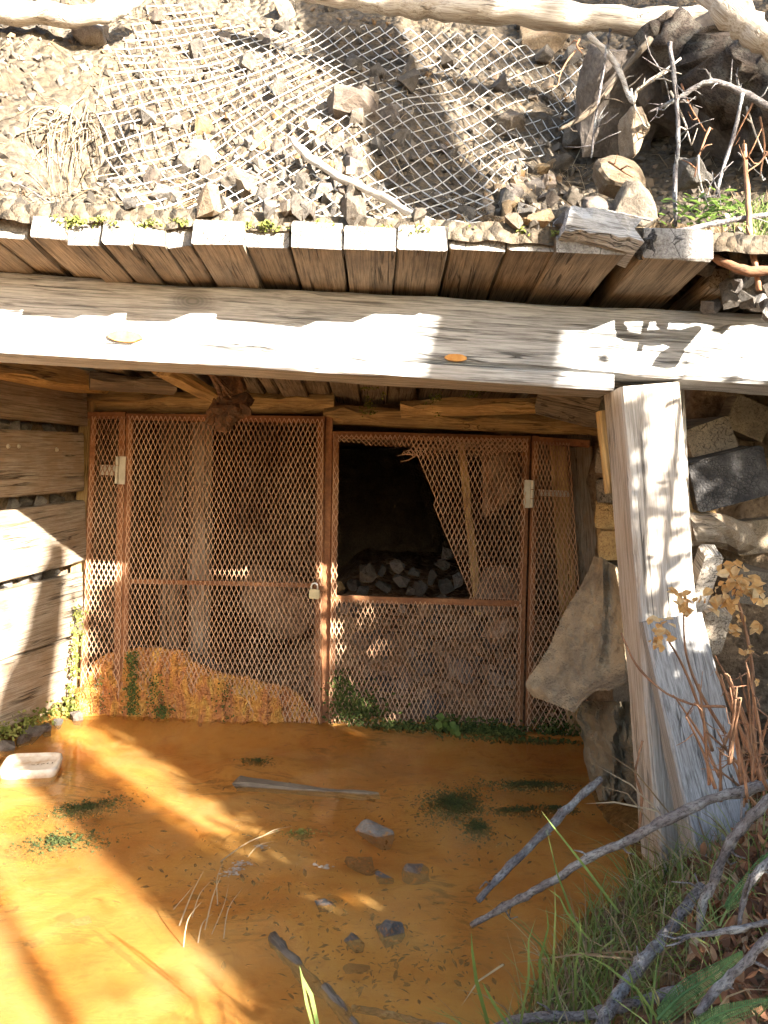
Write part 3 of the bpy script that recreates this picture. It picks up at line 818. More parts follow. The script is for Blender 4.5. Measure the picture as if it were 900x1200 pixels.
# broken root stub hanging under the roof
hs = root('root_stub', P(270, 470, 3.2), 'dark splintered root stub hanging from the roof planks over the gate', 'root')
for (px, py, sz, ro, sd_) in ((274, 448, (.15, .13, .20), (.2, .3, .1), 61), (271, 474, (.17, .13, .16), (.4, .5, .3), 62), (262, 492, (.09, .08, .12), (.2, .2, .6), 63), (250, 482, (.06, .05, .12), (.1, .5, .2), 64)):
    link('stub', rock_mesh('stub%d' % sd_, M['root'], sd_, 16, 2, rough=.45), hs, rmat(P(px, py, 3.2), sz, ro))
mb = MB()
for k in range(9):
    a = P(random.uniform(238, 252), random.uniform(432, 440), 3.12); b = P(random.uniform(252, 275), random.uniform(450, 475), 3.12)
    mb.tube([a, (a + b) / 2 + V((random.uniform(-.01, .01), 0, 0)), b], [.004, .010, .002], 4, .3)
mb.build('splinter', M['root'], hs)

# ---- crib of short timbers on the right of the passage
cw = root('timber_crib', (1.0, 2.7, .4), 'crib of short mine timbers behind the post, one end charred black', 'timber crib')
def cribt(c4, mat, Y, depth=.5, end=None, dx=.0):
    """c4 = (cx, cy, w, h, tilt) of the sawn end in photo pixels"""
    cx, cy, w, h, tl_ = c4; s = Y / FPX
    A = P(cx, cy, Y); B = A + V((dx, depth, .03)); up = V((math.sin(R(tl_)), 0, math.cos(R(tl_))))
    return timber('timber', cw, M[mat], A, B, w * s, h * s, up=up, seg=8, jit=.006, bev=.008, jag=.008)
cribt((856, 561, 88, 62, -17), 'char', 2.55, .4)
cribt((834, 515, 54, 44, -22), 'lag', 2.66, .4)
cribt((812, 583, 50, 60, -10), 'gold', 2.60, .4)
cribt((824, 692, 20, 96, 3), 'post', 2.47, .06)
cribt((838, 742, 30, 55, 4), 'wall', 2.50, .10)
cribt((894, 628, 60, 40, -10), 'lag', 2.9, .4); cribt((890, 690, 70, 40, 5), 'old_log', 2.6, .4)
cribt((880, 490, 50, 40, 20), 'lag', 2.95, .3)
for (cx, cy, w, h, Y, m_) in ((706, 540, 30, 30, 3.25, 'lag'), (708, 575, 32, 28, 3.2, 'lag'), (708, 606, 34, 30, 3.12, 'gold'), (712, 640, 36, 34, 3.0, 'gold'), (716, 690, 40, 46, 2.95, 'lag'), (726, 745, 40, 46, 2.9, 'lag'), (733, 800, 44, 50, 2.85, 'old_log'), (742, 860, 44, 50, 2.82, 'old_log'), (748, 920, 44, 50, 2.8, 'old_log'), (712, 505, 30, 32, 3.25, 'gold')):
    cribt((cx + 8, cy, w, h, random.uniform(-6, 6)), m_, Y, .45, dx=.12)
mb = MB(); mb.tube(spline([tuple(P(806, 622, 2.6)), tuple(P(835, 620, 2.62)), tuple(P(870, 632, 2.8))], 4), [.055] * 9, 12, .25); mb.build('round_log', M['wall'], cw)

# ---- muddy canvas sheet hanging by the post
def canvas():
    rows = [  # left edge, crease, right edge: photo x, y and depth
        (697, 652, 2.86, 706, 654, 2.74, 722, 664, 2.66), (684, 682, 2.86, 707, 690, 2.72, 728, 700, 2.62), (662, 718, 2.84, 706, 730, 2.68, 731, 735, 2.58),
        (645, 756, 2.83, 700, 768, 2.64, 733, 765, 2.55), (628, 784, 2.82, 690, 798, 2.62, 734, 788, 2.53), (617, 800, 2.81, 680, 820, 2.61, 732, 799, 2.49), (624, 815, 2.80, 672, 835, 2.60, 713, 808, 2.49)]
    vs, fs = [], []; n = 30; k1 = 19
    rs = spline(rows, 8)
    for j, q in enumerate(rs):
        L, C, Q = q[:3], q[3:6], q[6:]; tt = j / (len(rs) - 1)
        for i in range(n + 1):
            if i <= k1: s = i / k1; p = [a + (b - a) * s for a, b in zip(L, C)]; p[2] += .018 * math.sin(s * math.pi) * (1 - tt) - .012 * tt * math.sin(s * 4.)
            else:
                s = (i - k1) / (n - k1); p = [a + (b - a) * s for a, b in zip(C, Q)]; p[2] += .06 * math.sin(s * math.pi) * (1 - .8 * tt); p[1] -= 10 * math.sin(s * math.pi) * tt * tt
            w = .010 * nz(p[0] * .05, p[1] * .05, 2, 4) + .02 * nz(p[0] * .015, p[1] * .02, 8, 2)
            vs.append(P(p[0] + 1.5 * nz(p[1] * .2, 3), p[1] + 1.5 * nz(p[0] * .2, 5), p[2] + w))
    m_ = n + 1
    for j in range(len(rs) - 1):
        for i in range(n): fs.append((j * m_ + i, j * m_ + i + 1, (j + 1) * m_ + i + 1, (j + 1) * m_ + i))
    r = root('canvas_sheet', P(700, 935, 2.6), 'stiff mud-coated canvas sheet draped beside the post', 'tarp')
    o = mk('upper_fold', vs, fs, M['canvas'], r, smooth=False)
    md = o.modifiers.new('thick', 'SOLIDIFY'); md.thickness = .007; md.offset = 0
    n = 26; m_ = n + 1
    rows = [(676, 740, 822, 2.80, 2.56), (680, 742, 850, 2.78, 2.55), (684, 745, 880, 2.76, 2.55), (690, 748, 905, 2.74, 2.56), (697, 745, 925, 2.73, 2.58), (704, 735, 938, 2.73, 2.60)]
    vs, fs = [], []; rs = spline(rows, 5)
    for (xl, xr, y, yl, yr) in rs:
        for i in range(n + 1):
            s = i / n
            vs.append(P(xl + (xr - xl) * s + 4 * nz(y * .06, s, 3), y + 8 * nz(s * 5, 3, 1) * sst(880, 938, y), yl + (yr - yl) * s + .03 * math.sin(s * 8 + y * .03) + .05 * nz(s * 4, y * .03, 6)))
    for j in range(len(rs) - 1):
        for i in range(n): fs.append((j * m_ + i, j * m_ + i + 1, (j + 1) * m_ + i + 1, (j + 1) * m_ + i))
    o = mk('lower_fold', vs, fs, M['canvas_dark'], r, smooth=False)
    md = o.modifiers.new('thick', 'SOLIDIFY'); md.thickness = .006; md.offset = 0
canvas()

# ---- orange iron crust grown over the foot of the left gate leaf
def crust():
    prof = [(88, 808), (98, 800), (110, 776), (124, 766), (150, 760), (180, 759), (214, 762), (222, 774), (240, 782), (262, 790), (290, 794), (310, 800), (338, 806), (352, 816), (366, 830), (379, 852)]
    bot = [(88, 836), (150, 842), (240, 850), (320, 856), (379, 860)]
    n, m_ = 150, 44; vs, fs = [], []
    for i in range(n + 1):
        px = 88 + 291 * i / n; top = lerp_tab(prof, px) + 3 * nz(px * .12, 1, 0); b = lerp_tab(bot, px) + 8
        for j in range(m_ + 1):
            t = j / m_; py = top + (b - top) * t
            drip = .040 * nz(px * .07, py * .008, 5, 3) + .014 * nz(px * .16, py * .07, 7, 3)
            bulge = (.048 * math.sin(min(1, t * 1.1) * math.pi / 2) + .035 * t) * (1 - .35 * sst(210, 340, px))
            vs.append(P(px, py, GY - .005 - bulge * (.7 + .3 * math.sin(px * .03)) - drip * min(1, t * 5)))
    for j in range(6):                     # top folds back through the mesh
        pass
    k = m_ + 1
    for i in range(n):
        for j in range(m_): fs.append((i * k + j, i * k + j + 1, (i + 1) * k + j + 1, (i + 1) * k + j))
    o0 = len(vs)
    for i in range(n + 1):
        v = V(vs[i * k]); vs.append(v + V((0, .10, -.02)));
    for i in range(n): fs.append((i * k, (i + 1) * k, o0 + i + 1, o0 + i))
    o = tag(mk('iron_crust', vs, fs, M['tufa'], smooth=True), 'lumpy orange iron crust grown over the foot of the padlocked gate leaf', 'mineral crust')
    mb = MB()
    for (px, y0, y1, w, n) in ((155, 764, 838, 9, 520), (182, 790, 838, 12, 120), (190, 826, 842, 10, 130), (262, 800, 846, 14, 60), (118, 790, 835, 10, 40)):
        for _ in range(n):
            qy = random.uniform(y0, y1); qx = px + random.gauss(0, w * .45) + 5 * nz(qy * .06, px)
            p = P(qx, qy, GY - .072 - .03 * (qy - y0) / (y1 - y0) + random.uniform(0, .012)); leafcard(mb, p, random.uniform(.006, .015), random, V((random.gauss(0, .6), -1, .5)))
    m2 = mb.build('moss_streak', M['moss'], o); m2['kind'] = 'stuff'
crust()

# ================================================================ STONES
rr = random.Random(21)
# loose stones inside, seen through the hole and the lower mesh
n_in = 0
for (px, py, s, m_) in ((395, 690, .13, 'ochre'), (413, 686, .12, 'rrock'), (430, 672, .16, 'brock'), (447, 668, .12, 'grock'), (450, 686, .14, 'rrock'), (466, 664, .11, 'brock'), (470, 680, .12, 'grock'), (486, 672, .12, 'brock'),
                        (492, 690, .15, 'rrock'), (506, 676, .13, 'brock'), (518, 664, .15, 'brock'), (522, 688, .14, 'rrock'), (536, 680, .14, 'brock'), (480, 692, .1, 'grock'), (425, 692, .1, 'brock'), (524, 650, .14, 'brock')):
    Y = 4.5 + rr.uniform(-.05, .25); s *= .8; m_ = 'ochre' if m_ == 'ochre' else 'brock'; me = rock_mesh('in%d' % (n_in % 6), M[m_], 40 + n_in % 6, 15, 1)
    tag(link('rubble_stone', me, None, rmat(P(px, py, Y), s * rr.uniform(.85, 1.15), None, rr)), 'angular stone on the rubble heap seen through the torn gate opening', 'stone', 'stones seen through the torn opening'); n_in += 1
for k in range(170):
    x = rr.uniform(-.28, .78); y = rr.uniform(3.84, 4.75); s = rr.choice((.05, .07, .09, .12, .16)) * rr.uniform(.8, 1.2)
    me = rock_mesh('rub%d' % (k % 8), M['rrock' if k % 3 else 'brock'], 60 + k % 8, 14, 0)
    tag(link('rubble_stone', me, None, rmat(V((x, y, rubz(x, y) + s * .12)), s, None, rr)), 'small rusty stone in the rubble behind the lower gate mesh', 'stone', 'rubble stones behind the lower gate mesh')
stone('boulder', P(322, 706, 4.7), (.62, .5, .46), 'rrock', 'large rounded brown boulder behind the padlocked gate leaf', 'boulder', rot=(.3, .2, .5), seed=3, n=26)
stone('boulder', P(588, 690, 4.15), (.30, .3, .42), 'rrock', 'upright brown boulder behind the torn gate leaf near its hinge side', 'boulder', rot=(.3, .5, .1), seed=4)
stone('boulder', P(588, 735, 4.0), (.22, .2, .26), 'rrock', 'rusty boulder behind the lower mesh of the torn gate leaf', 'boulder', rot=(.7, .2, .9), seed=5)
stone('boulder', P(222, 790, 4.2), (.5, .4, .3), 'brock', 'dark boulder low behind the padlocked gate leaf', 'boulder', rot=(.1, .2, .9), seed=6)
stone('boulder', P(150, 780, 4.2), (.4, .4, .5), 'brock', 'dark boulder behind the narrow mesh panel next to the plank wall', 'boulder', rot=(.5, .2, .3), seed=7)
stone('boulder', P(585, 560, 4.3), (.35, .3, .6), 'rrock', 'tall brown rock behind the upper mesh of the torn gate leaf', 'boulder', rot=(.1, .2, .3), seed=8)
# stones in the gaps of the plank wall
gz = [(.29, .335), (-.04, .01), (-.385, -.32)]
for gi, (zn, zf) in enumerate(gz):
    for k in range(9):
        y = 2.75 + k * .11 + rr.uniform(-.03, .03); z = zn + (zf - zn) * (y - 3.15) / .6 + ZC
        me = rock_mesh('gap%d' % (k % 5), M['grock' if k % 2 else 'rock'], 80 + k % 5, 13, 0)
        tag(link('wall_stone', me, None, rmat(wallpt(y, z - .015, -.085), rr.uniform(.08, .13), None, rr)), 'grey stone packed behind the plank wall, showing in a gap', 'stone', 'stones packed behind the plank wall')
# big stones on the slope, right
def hs_stone(px, py, s, mat, label, rot, seed, Y=None, sub=2, n=16, cat='boulder', rough=.12):
    p = H(px, py) if Y is None else P(px, py, Y)
    return stone('boulder', p, s, mat, label, cat, rot=rot, seed=seed, sub=sub, n=n, rough=rough)
hs_stone(742, 212, (.29, .20, .17), 'ochre', 'rounded slab-like boulder with ochre underside above the roof corner', (.1, .15, .1), 11, 2.42)
hs_stone(746, 246, (.17, .12, .16), 'rock', 'pale triangular stone leaning below the ochre boulder', (.2, .7, .3), 12, 2.26)
hs_stone(740, 158, (.12, .10, .20), 'ochre', 'upright orange block set in the dark rock face', (.05, .12, .2), 13, 2.62)
hs_stone(800, 100, (.70, .5, .75), 'brock', 'big dark brown rock face above the ochre boulder', (.3, .4, .2), 14, 3.02, 3, 14)
hs_stone(728, 125, (.50, .34, .66), 'brock', 'tall dark rock at the edge of the wire netting', (.1, .3, .5), 15, 2.92, 3)
hs_stone(850, 160, (.5, .4, .34), 'brock', 'dark slanting rock under the fallen log', (.3, .6, .2), 16, 2.85, 2)
hs_stone(815, 205, (.16, .14, .12), 'rock', 'pale stone next to the ochre boulder behind the green leaves', (.3, .6, .9), 17, 2.45)
hs_stone(420, 128, (.30, .22, .17), 'brock', 'wide brown rock under the netting in the tree shadow', (.2, .1, .3), 18)
hs_stone(452, 140, (.16, .16, .12), 'brock', 'rounded brown rock under the netting beside the wide rock', (.2, .4, .3), 19)
hs_stone(308, 172, (.12, .1, .10), 'ochre', 'yellowish stone under the netting left of the long stick', (.2, .4, .3), 20)
hs_stone(285, 222, (.19, .14, .12), 'rock', 'pale block just above the roof under the netting', (.4, .2, .6), 21)
hs_stone(240, 185, (.16, .12, .12), 'grock', 'grey block under the left half of the netting', (.1, .5, .2), 22)
hs_stone(600, 150, (.20, .14, .14), 'ochre', 'ochre stone under the right part of the netting', (.3, .2, .8), 23)
hs_stone(660, 255, (.15, .12, .10), 'rock', 'tan stone on the roof edge left of the splintered wood block', (.3, .2, .8), 24, 2.28)
hs_stone(700, 250, (.14, .12, .10), 'brock', 'brown stone behind the splintered wood block', (.6, .2, .1), 25, 2.3)
hs_stone(640, 50, (.3, .2, .25), 'ochre', 'ochre rock under the white log behind the netting', (.6, .2, .1), 26)
hs_stone(105, 45, (.18, .14, .2), 'ochre', 'ochre rock below the bleached log at the left edge of the netting', (.6, .2, .1), 27)
# many loose stones of the slope
cnt = 0
while cnt < 260:
    px, py = rr.uniform(130, 760), rr.uniform(0, 268)
    if px < 130 + (268 - py) * .1: continue
    p = H(px, py); s = rr.choice((.022, .03, .04, .05, .06, .08, .10, .12)) * rr.uniform(.8, 1.25)
    if cnt % 4 == 0: p = H(rr.gauss(370, 40), rr.uniform(170, 265)); s = rr.uniform(.05, .09)
    if cnt % 9 == 0: p = H(rr.gauss(620, 30), rr.gauss(235, 20)); s = rr.uniform(.05, .10)
    m_ = rr.choice(('rock', 'rock', 'rock', 'ochre', 'brock')); me = rock_mesh('sl%d' % (cnt % 10), M[m_], 100 + cnt % 10, 13, 0)
    tag(link('slope_stone', me, None, rmat(p + V((0, -.1, .15)).normalized() * s * .15, (s, s * rr.uniform(.6, 1), s * rr.uniform(.5, .9)), None, rr)), 'small angular stone lying loose on the slope under the netting', 'stone', 'loose stones on the slope'); cnt += 1
# finer gravel and straw: nobody could count it
def hull_into(mb, me, mtx): mb.add([mtx @ v.co for v in me.vertices], [tuple(p.vertices) for p in me.polygons])
mb = MB()
for k in range(5200):
    x = rr.uniform(-1.9, 1.6); y = 2.06 + abs(rr.gauss(0, .75))
    if y > 4.2: continue
    s = rr.choice((.012, .018, .025, .04)) * rr.uniform(.8, 1.3)
    hull_into(mb, rock_mesh('gv%d' % (k % 6), M['rock'], 130 + k % 6, 9, 0), rmat(V((x, y, hillz(x, y) + s * .1)), s, None, rr))
def _gravel():
    t = NT('slope_gravel'); g = t.n('ShaderNodeNewGeometry')
    return t.fin(t.ramp(g.outputs['Random Per Island'], [(0., (.035, .03, .024)), (.35, (.09, .074, .058)), (.7, (.155, .13, .105)), (.85, (.16, .095, .045)), (1., (.24, .215, .185))]), .9, None, .2)
M['gravel'] = _gravel()
tag(mb.build('gravel', M['gravel']), 'fine broken stone covering the slope under the netting', 'gravel', kind='stuff')
mb = MB()
for k in range(2600):
    x = rr.uniform(-1.9, 1.5); y = 2.1 + abs(rr.gauss(0, .7))
    if nz(x * 1.7, y * 1.7, 20) < -.05 and rr.random() < .8: continue
    p = V((x, y, hillz(x, y) + .004)); d = V((rr.gauss(0, .5), rr.gauss(-.5, .4), 0)); d = d.normalized() * rr.uniform(.04, .16)
    e = p + d; e.z = hillz(e.x, e.y) + rr.uniform(.005, .05); m_ = (p + e) / 2 + V((0, 0, rr.uniform(0, .03)))
    ribbon(mb, [p, m_, e], rr.uniform(.002, .005), V((rr.gauss(0, 1), -1, 1)))
for k in range(40):      # root clump left
    p = H(rr.gauss(85, 20), rr.gauss(178, 22), .05); e = p + V((rr.gauss(0, .06), -.03 - abs(rr.gauss(0, .05)), -.06 - abs(rr.gauss(0, .10))))
    ribbon(mb, [p, (p + e) / 2 + V((rr.gauss(0, .02), -.02, .02)), e], rr.uniform(.002, .006), V((rr.gauss(0, 1), -1, 0)))
mbr = MB()
for k in range(55):
    p = H(rr.gauss(85, 22), rr.gauss(160, 14), .03); e = p + V((rr.gauss(0, .05), -.02 - abs(rr.gauss(0, .04)), -.05 - abs(rr.gauss(0, .14)))); mbr.tube(spline([tuple(p), tuple((p + e) / 2 + V((rr.gauss(0, .025), -.03, .02))), tuple(e)], 3), [.003, .003, .0025, .002, .0015, .0012, .001], 4)
tag(mbr.build('rootlets', M['old_log']), 'tangle of dark rootlets hanging in the hollow at the left of the slope', 'roots', kind='stuff')
tag(mb.build('dry_grass', M['straw']), 'dry straw and rootlets strewn over the slope', 'dry grass', kind='stuff')

# ---- wire netting pinned over the slope
def netting():
    mb = MB(); w, h = .035, .105
    rgt = [(0, 716), (40, 716), (100, 700), (170, 655), (230, 590), (275, 555), (300, 555)]
    lft = [(0, 175), (60, 130), (140, 108), (230, 125), (275, 150), (300, 150)]
    tmp = {}
    nx = 86; ny = 38; x0 = -1.75
    def pt(i, j):
        # (i, j) knots: i across, j up the slope (measured along the ground)
        x = x0 + i * w; s = j * h / 2
        y = 2.16 + s * .62
        x += .05 * nz(i * .05, j * .07, 2) + .10 * (y - 2.2) ; y += .03 * nz(i * .05, j * .1, 9)
        z = max(hill_lo(x, y) + .035, hillz(x, y) - .01)
        return V((x, y, z))
    for i in range(nx):
        run = []
        for j in range(ny + 1):
            o = .46 if (i + j) % 2 else -.46
            p = pt(i + o, j)
            q = p - V((0, 0, ZC)); sc_ = FPX / q.y; xl, vl = q.x * sc_, -q.z * sc_
            u, v = xl * CR - vl * SR, xl * SR + vl * CR; px, py = u + 450, v + 600
            ok = lerp_tab(lft, py) + 14 * nz(j * .3, 1) < px < lerp_tab(rgt, py) + 10 * nz(j * .3, 5) and py > -80
            if ok: run.append(p)
            if not ok or j == ny:
                if len(run) > 1: mb.tube(run, .0024, 4, cap=False)
                run = []
    o = mb.build('wire_netting', M['zinc'])
    tag(o, 'slack galvanised diamond wire netting draped over the stony slope', 'wire netting')
netting()

# ================================================================ LOGS, BRANCHES
def branch(name, pts, label, mat='bark', cat='branch', n=8, rough=.35, twigs=0, tl=.12, group=None, sm=5, tr=.003):
    """pts: (px, py, Y, radius)"""
    kk = .53 if mat == "bark" else 1.
    q = [tuple(P(a, b, c)) + (r * kk,) for a, b, c, r in pts]; sp = spline(q, sm); mb = MB()
    for p in sp[1:-1]:
        for c in range(3): p[c] += random.gauss(0, p[3] * .12)
    mb.tube([p[:3] for p in sp], [max(.0012, p[3] * random.uniform(.88, 1.14)) for p in sp], n, rough)
    for k in range(twigs):
        b = V(random.choice(sp[1:])[:3]); d = V((random.gauss(0, 1), random.gauss(-.3, .6), random.gauss(.2, .8))).normalized() * tl * random.uniform(.4, 1.2)
        mb.tube([b, b + d * .5 + V((0, 0, random.gauss(0, .01))), b + d], [tr, tr * .7, tr * .35], 5)
    # local frame along the branch so that the bark runs lengthwise
    A, B = V(sp[0][:3]), V(sp[-1][:3]); m_, L = frame(A, B, V((0.1, -.2, 1))); inv = m_.inverted()
    o = link(name, mesh(name, [inv @ V(v) for v in mb.v], mb.f, M[mat], True), None, m_)
    return tag(o, label, cat, group)
branch('fallen_log', [(300, -22, 3.1, .036), (400, -4, 3.05, .040), (470, 6, 3.0, .042), (560, 12, 2.95, .045), (680, 21, 2.9, .046), (780, 24, 2.86, .042), (829, 22, 2.85, .030)], 'long bleached log lying across the top of the slope above the netting', 'pale_log', 'log', 12, .25)
branch('fallen_log', [(800, -60, 2.5, .042), (840, 0, 2.45, .042), (870, 25, 2.42, .044), (900, 48, 2.4, .042), (960, 80, 2.38, .04)], 'short bleached log cut by the right edge at the top corner', 'pale_log', 'log', 12, .25)
branch('fallen_log', [(-60, 10, 2.9, .040), (40, 16, 2.9, .038), (110, 18, 2.9, .036), (150, 4, 2.95, .03), (180, -20, 3.0, .025)], 'bleached curved log at the top left corner', 'pale_log', 'log', 12, .3)
branch('fallen_log', [(770, 30, 2.75, .07), (810, 60, 2.7, .10), (860, 92, 2.62, .11), (930, 130, 2.55, .12), (1020, 190, 2.5, .12)], 'thick rotten dark log slanting down at the top right', 'trunk_bark', 'log', 16, .4)
branch('fallen_branch', [(342, 162, 2.62, .010), (362, 185, 2.58, .014), (400, 208, 2.5, .014), (440, 228, 2.42, .013), (490, 254, 2.28, .011), (545, 277, 2.10, .008)], 'pale curved stick resting on the slope in the middle of the netting', 'pale_log')
branch('hanging_root', [(715, 35, 2.7, .012), (706, 90, 2.66, .010), (698, 140, 2.62, .009), (693, 185, 2.6, .006)], 'thin bare stem hanging beside the dark rock at the netting edge', 'bark', 'stem', twigs=6, tl=.09)
branch('hanging_root', [(785, 50, 2.5, .014), (792, 110, 2.46, .012), (795, 160, 2.42, .012), (791, 215, 2.38, .013), (792, 265, 2.3, .010)], 'upright bleached stem beside the ochre boulder', 'bark', 'stem', twigs=7, tl=.10)
branch('hanging_root', [(760, 132, 2.5, .006), (790, 118, 2.48, .014), (825, 98, 2.44, .018), (855, 102, 2.42, .020), (905, 128, 2.4, .020)], 'frayed grey root reaching out below the rotten log', 'bark', 'root', twigs=12, tl=.07)
branch('hanging_root', [(690, 40, 2.72, .010), (722, 75, 2.68, .010), (740, 118, 2.64, .008), (748, 105, 2.6, .007), (782, 82, 2.55, .007)], 'forked dead twig in front of the dark rock face', 'pale_log', 'twig', twigs=5, tl=.06)
branch('fallen_branch', [(655, 152, 2.72, .006), (690, 132, 2.7, .010), (725, 90, 2.68, .011), (762, 45, 2.68, .012)], 'dark twig crossing the netting edge below the white log', 'old_log', twigs=6, tl=.1)
branch('fallen_branch', [(870, 110, 2.3, .010), (862, 150, 2.28, .011), (845, 205, 2.25, .010), (840, 230, 2.24, .008)], 'short lichen-grey twig above the green leaves', 'bark', twigs=5, tl=.08)
branch('fallen_branch', [(775, 274, 2.15, .014), (820, 266, 2.12, .015), (870, 256, 2.1, .013), (930, 246, 2.08, .013)], 'grey branch lying along the roof corner over the green leaves', 'bark', twigs=3, tl=.08)
branch('fallen_branch', [(872, 170, 2.2, .006), (876, 230, 2.12, .007), (880, 280, 2.05, .008), (890, 340, 2.0, .006)], 'thin bare stem standing by the right edge above the beam', 'stem', twigs=5, tl=.08)
branch('fallen_branch', [(705, 245, 2.2, .004), (735, 252, 2.18, .006), (765, 258, 2.16, .006)], 'short grey twig lying between the splintered block and the pale stone', 'bark')
branch('fallen_branch', [(835, 300, 2.05, .01), (870, 316, 2.0, .012), (920, 318, 1.98, .012)], 'reddish stick lying at the right edge just above the beam', 'stem')
branch('fallen_branch', [(-40, 205, 2.3, .004), (20, 215, 2.4, .004), (60, 240, 2.35, .003)], 'thin twig on the bare clay at the left edge', 'bark')
k = 0
twl = ['thin twig dangling over the stony slope', 'thin twig dangling over the stony slope']
for k in range(22):       # fine twigs scattered over the upper right
    px, py = rr.uniform(600, 900), rr.uniform(20, 225); Y = 2.75 - .0022 * py + rr.uniform(-.1, .05)
    d = (rr.uniform(-35, 35), rr.uniform(15, 70))
    branch('twig', [(px, py, Y, .004), (px + d[0] * .5 + rr.uniform(-6, 6), py + d[1] * .5, Y - .02, .003), (px + d[0], py + d[1], Y - .03, .002)], 'thin dead twig hanging in the tangle at the upper right', rr.choice(('bark', 'pale_log', 'stem')), 'twig', 5, .2, 2, .05, 'dead twigs at the upper right')
# wood block, burnt knot and debris on the roof corner
wb = timber('wood_block', None, M['grey'], P(652, 272, 2.0), P(738, 288, 2.0), .14, .070, seg=8, jit=.02, bev=.012, jag=.03)
tag(wb, 'splintered grey wood block lying on the roof planks', 'wood block')
stone('burnt_knot', P(757, 287, 2.0), (.075, .07, .085), 'char', 'small black burnt wood knot wedged between roof planks', 'wood knot', rot=(.3, .2, .1), seed=31, rough=.4)
for k in range(26):
    px, py = rr.uniform(815, 905), rr.uniform(290, 362); s = rr.uniform(.03, .085)
    me = rock_mesh('db%d' % (k % 6), M[rr.choice(('brock', 'rock', 'grock'))], 150 + k % 6, 13, 0)
    tag(link('debris_stone', me, None, rmat(P(px, py, 2.14 - .0016 * (py - 290) + rr.uniform(0, .12)), s, None, rr)), 'small stone in the debris on the right end of the beam', 'stone', 'debris on the beam end')
stone('debris_stone', P(832, 355, 2.2), (.06, .06, .07), 'grock', 'grey chip sitting on the beam right of the last roof plank', 'stone', rot=(.2, .3, .1), seed=33)
stone('debris_stone', P(888, 335, 2.22), (.22, .2, .16), 'grock', 'grey stone on the beam at the right edge', 'stone', rot=(.2, .3, .1), seed=34)

# branches over the pool
branch('dead_branch', [(704, 912, 2.18, .019), (668, 945, 2.12, .021), (628, 985, 2.05, .020), (590, 1022, 1.98, .018), (560, 1056, 1.93, .014)], 'short lichen-grey branch dipping into the pool', 'bark', twigs=4, tl=.04)
branch('dead_branch', [(980, 900, 1.50, .022), (900, 920, 1.52, .021), (842, 934, 1.55, .020), (782, 960, 1.58, .019), (735, 984, 1.62, .018), (690, 1005, 1.66, .018), (640, 1036, 1.70, .016), (600, 1058, 1.74, .016), (553, 1084, 1.80, .012)], 'long crooked dead branch reaching from the bank over the pool', 'bark', twigs=8, tl=.05)
branch('dead_branch', [(940, 905, 1.42, .016), (890, 948, 1.45, .018), (858, 985, 1.47, .018), (838, 1030, 1.48, .017), (824, 1060, 1.48, .014), (816, 1118, 1.47, .009)], 'forked grey branch hanging down in front of the brace foot', 'bark', twigs=7, tl=.06)
branch('dead_branch', [(822, 1040, 1.62, .020), (790, 1082, 1.52, .022), (760, 1120, 1.42, .022), (735, 1150, 1.36, .022), (708, 1192, 1.28, .022), (690, 1230, 1.2, .022)], 'blue-grey stick rising from the grass to the brace foot', 'bark', twigs=2, tl=.04)
branch('dead_branch', [(560, 1215, 1.45, .014), (610, 1194, 1.42, .016), (680, 1190, 1.38, .017), (740, 1176, 1.34, .018), (800, 1160, 1.3, .016)], 'lichen-covered stick lying along the grass at the bottom edge', 'bark', twigs=4, tl=.05)
branch('dead_branch', [(930, 1068, 1.1, .012), (885, 1115, 1.1, .013), (850, 1150, 1.1, .013), (815, 1190, 1.08, .010)], 'brownish stick in the lower right corner', 'bark', twigs=2, tl=.04)
branch('dead_branch', [(930, 985, 1.35, .012), (890, 1020, 1.33, .012), (872, 1050, 1.32, .010), (866, 1085, 1.3, .006)], 'short brown stick in the dead leaves at the right edge', 'bark', twigs=3, tl=.05)
branch('dead_branch', [(900, 1080, 1.2, .008), (860, 1090, 1.2, .010), (800, 1098, 1.22, .006)], 'thin bluish twig lying on the dead leaves', 'bark', twigs=2, tl=.04)
branch('sunken_stick', [(320, 1098, 1.86, .014), (345, 1130, 1.77, .016), (380, 1165, 1.69, .014)], 'dark stick half sunk in the mud', 'old_log', 'stick')
branch('sunken_stick', [(380, 1160, 1.68, .014), (398, 1182, 1.62, .015), (420, 1210, 1.55, .014)], 'brown stick end at the bottom edge of the pool', 'old_log', 'stick')
branch('sunken_stick', [(412, 1182, 1.63, .012), (450, 1188, 1.61, .014), (500, 1200, 1.58, .012), (540, 1206, 1.55, .010)], 'grey stick lying in shallow water at the bottom edge', 'bark', 'stick')
p0, p1 = PZ(281, 918, .0), PZ(440, 934, -.012)
tag(timber('sunken_plank', None, M['lag'], p0, p1, .075, .03, seg=12, jit=.014, bev=.010, jag=.05, w2=.03), 'narrow waterlogged plank lying flat in the pool', 'plank')

# ================================================================ IN THE POOL
def pool_stone(px, py, s, mat, label, rot, seed, z=.0, n=13):
    mat = {'brock': 'silt_brown', 'wet': 'silt_wet', 'rock': 'silt_pale'}.get(mat, mat)
    return stone('pool_stone', PZ(px, py, 0) + V((0, 0, z - .006)), s, mat, label, 'stone', rot=rot, seed=seed, sub=1, n=n, rough=.08)
pool_stone(440, 974, (.17, .12, .09), 'rock', 'pale angular stone, largest one poking out of the pool', (.1, .3, .2), 41, -.008)
pool_stone(424, 1004, (.11, .10, .06), 'brock', 'brown stone just under water below the pale stone', (.1, .2, .7), 42, -.022)
pool_stone(486, 1018, (.13, .12, .06), 'brock', 'flat brown-grey stone slab tilted in the pool', (.3, .2, .9), 43, -.008)
pool_stone(452, 1026, (.075, .045, .04), 'wet', 'small dark blue-grey stone left of the tilted slab', (.1, .1, .1), 44, .0)
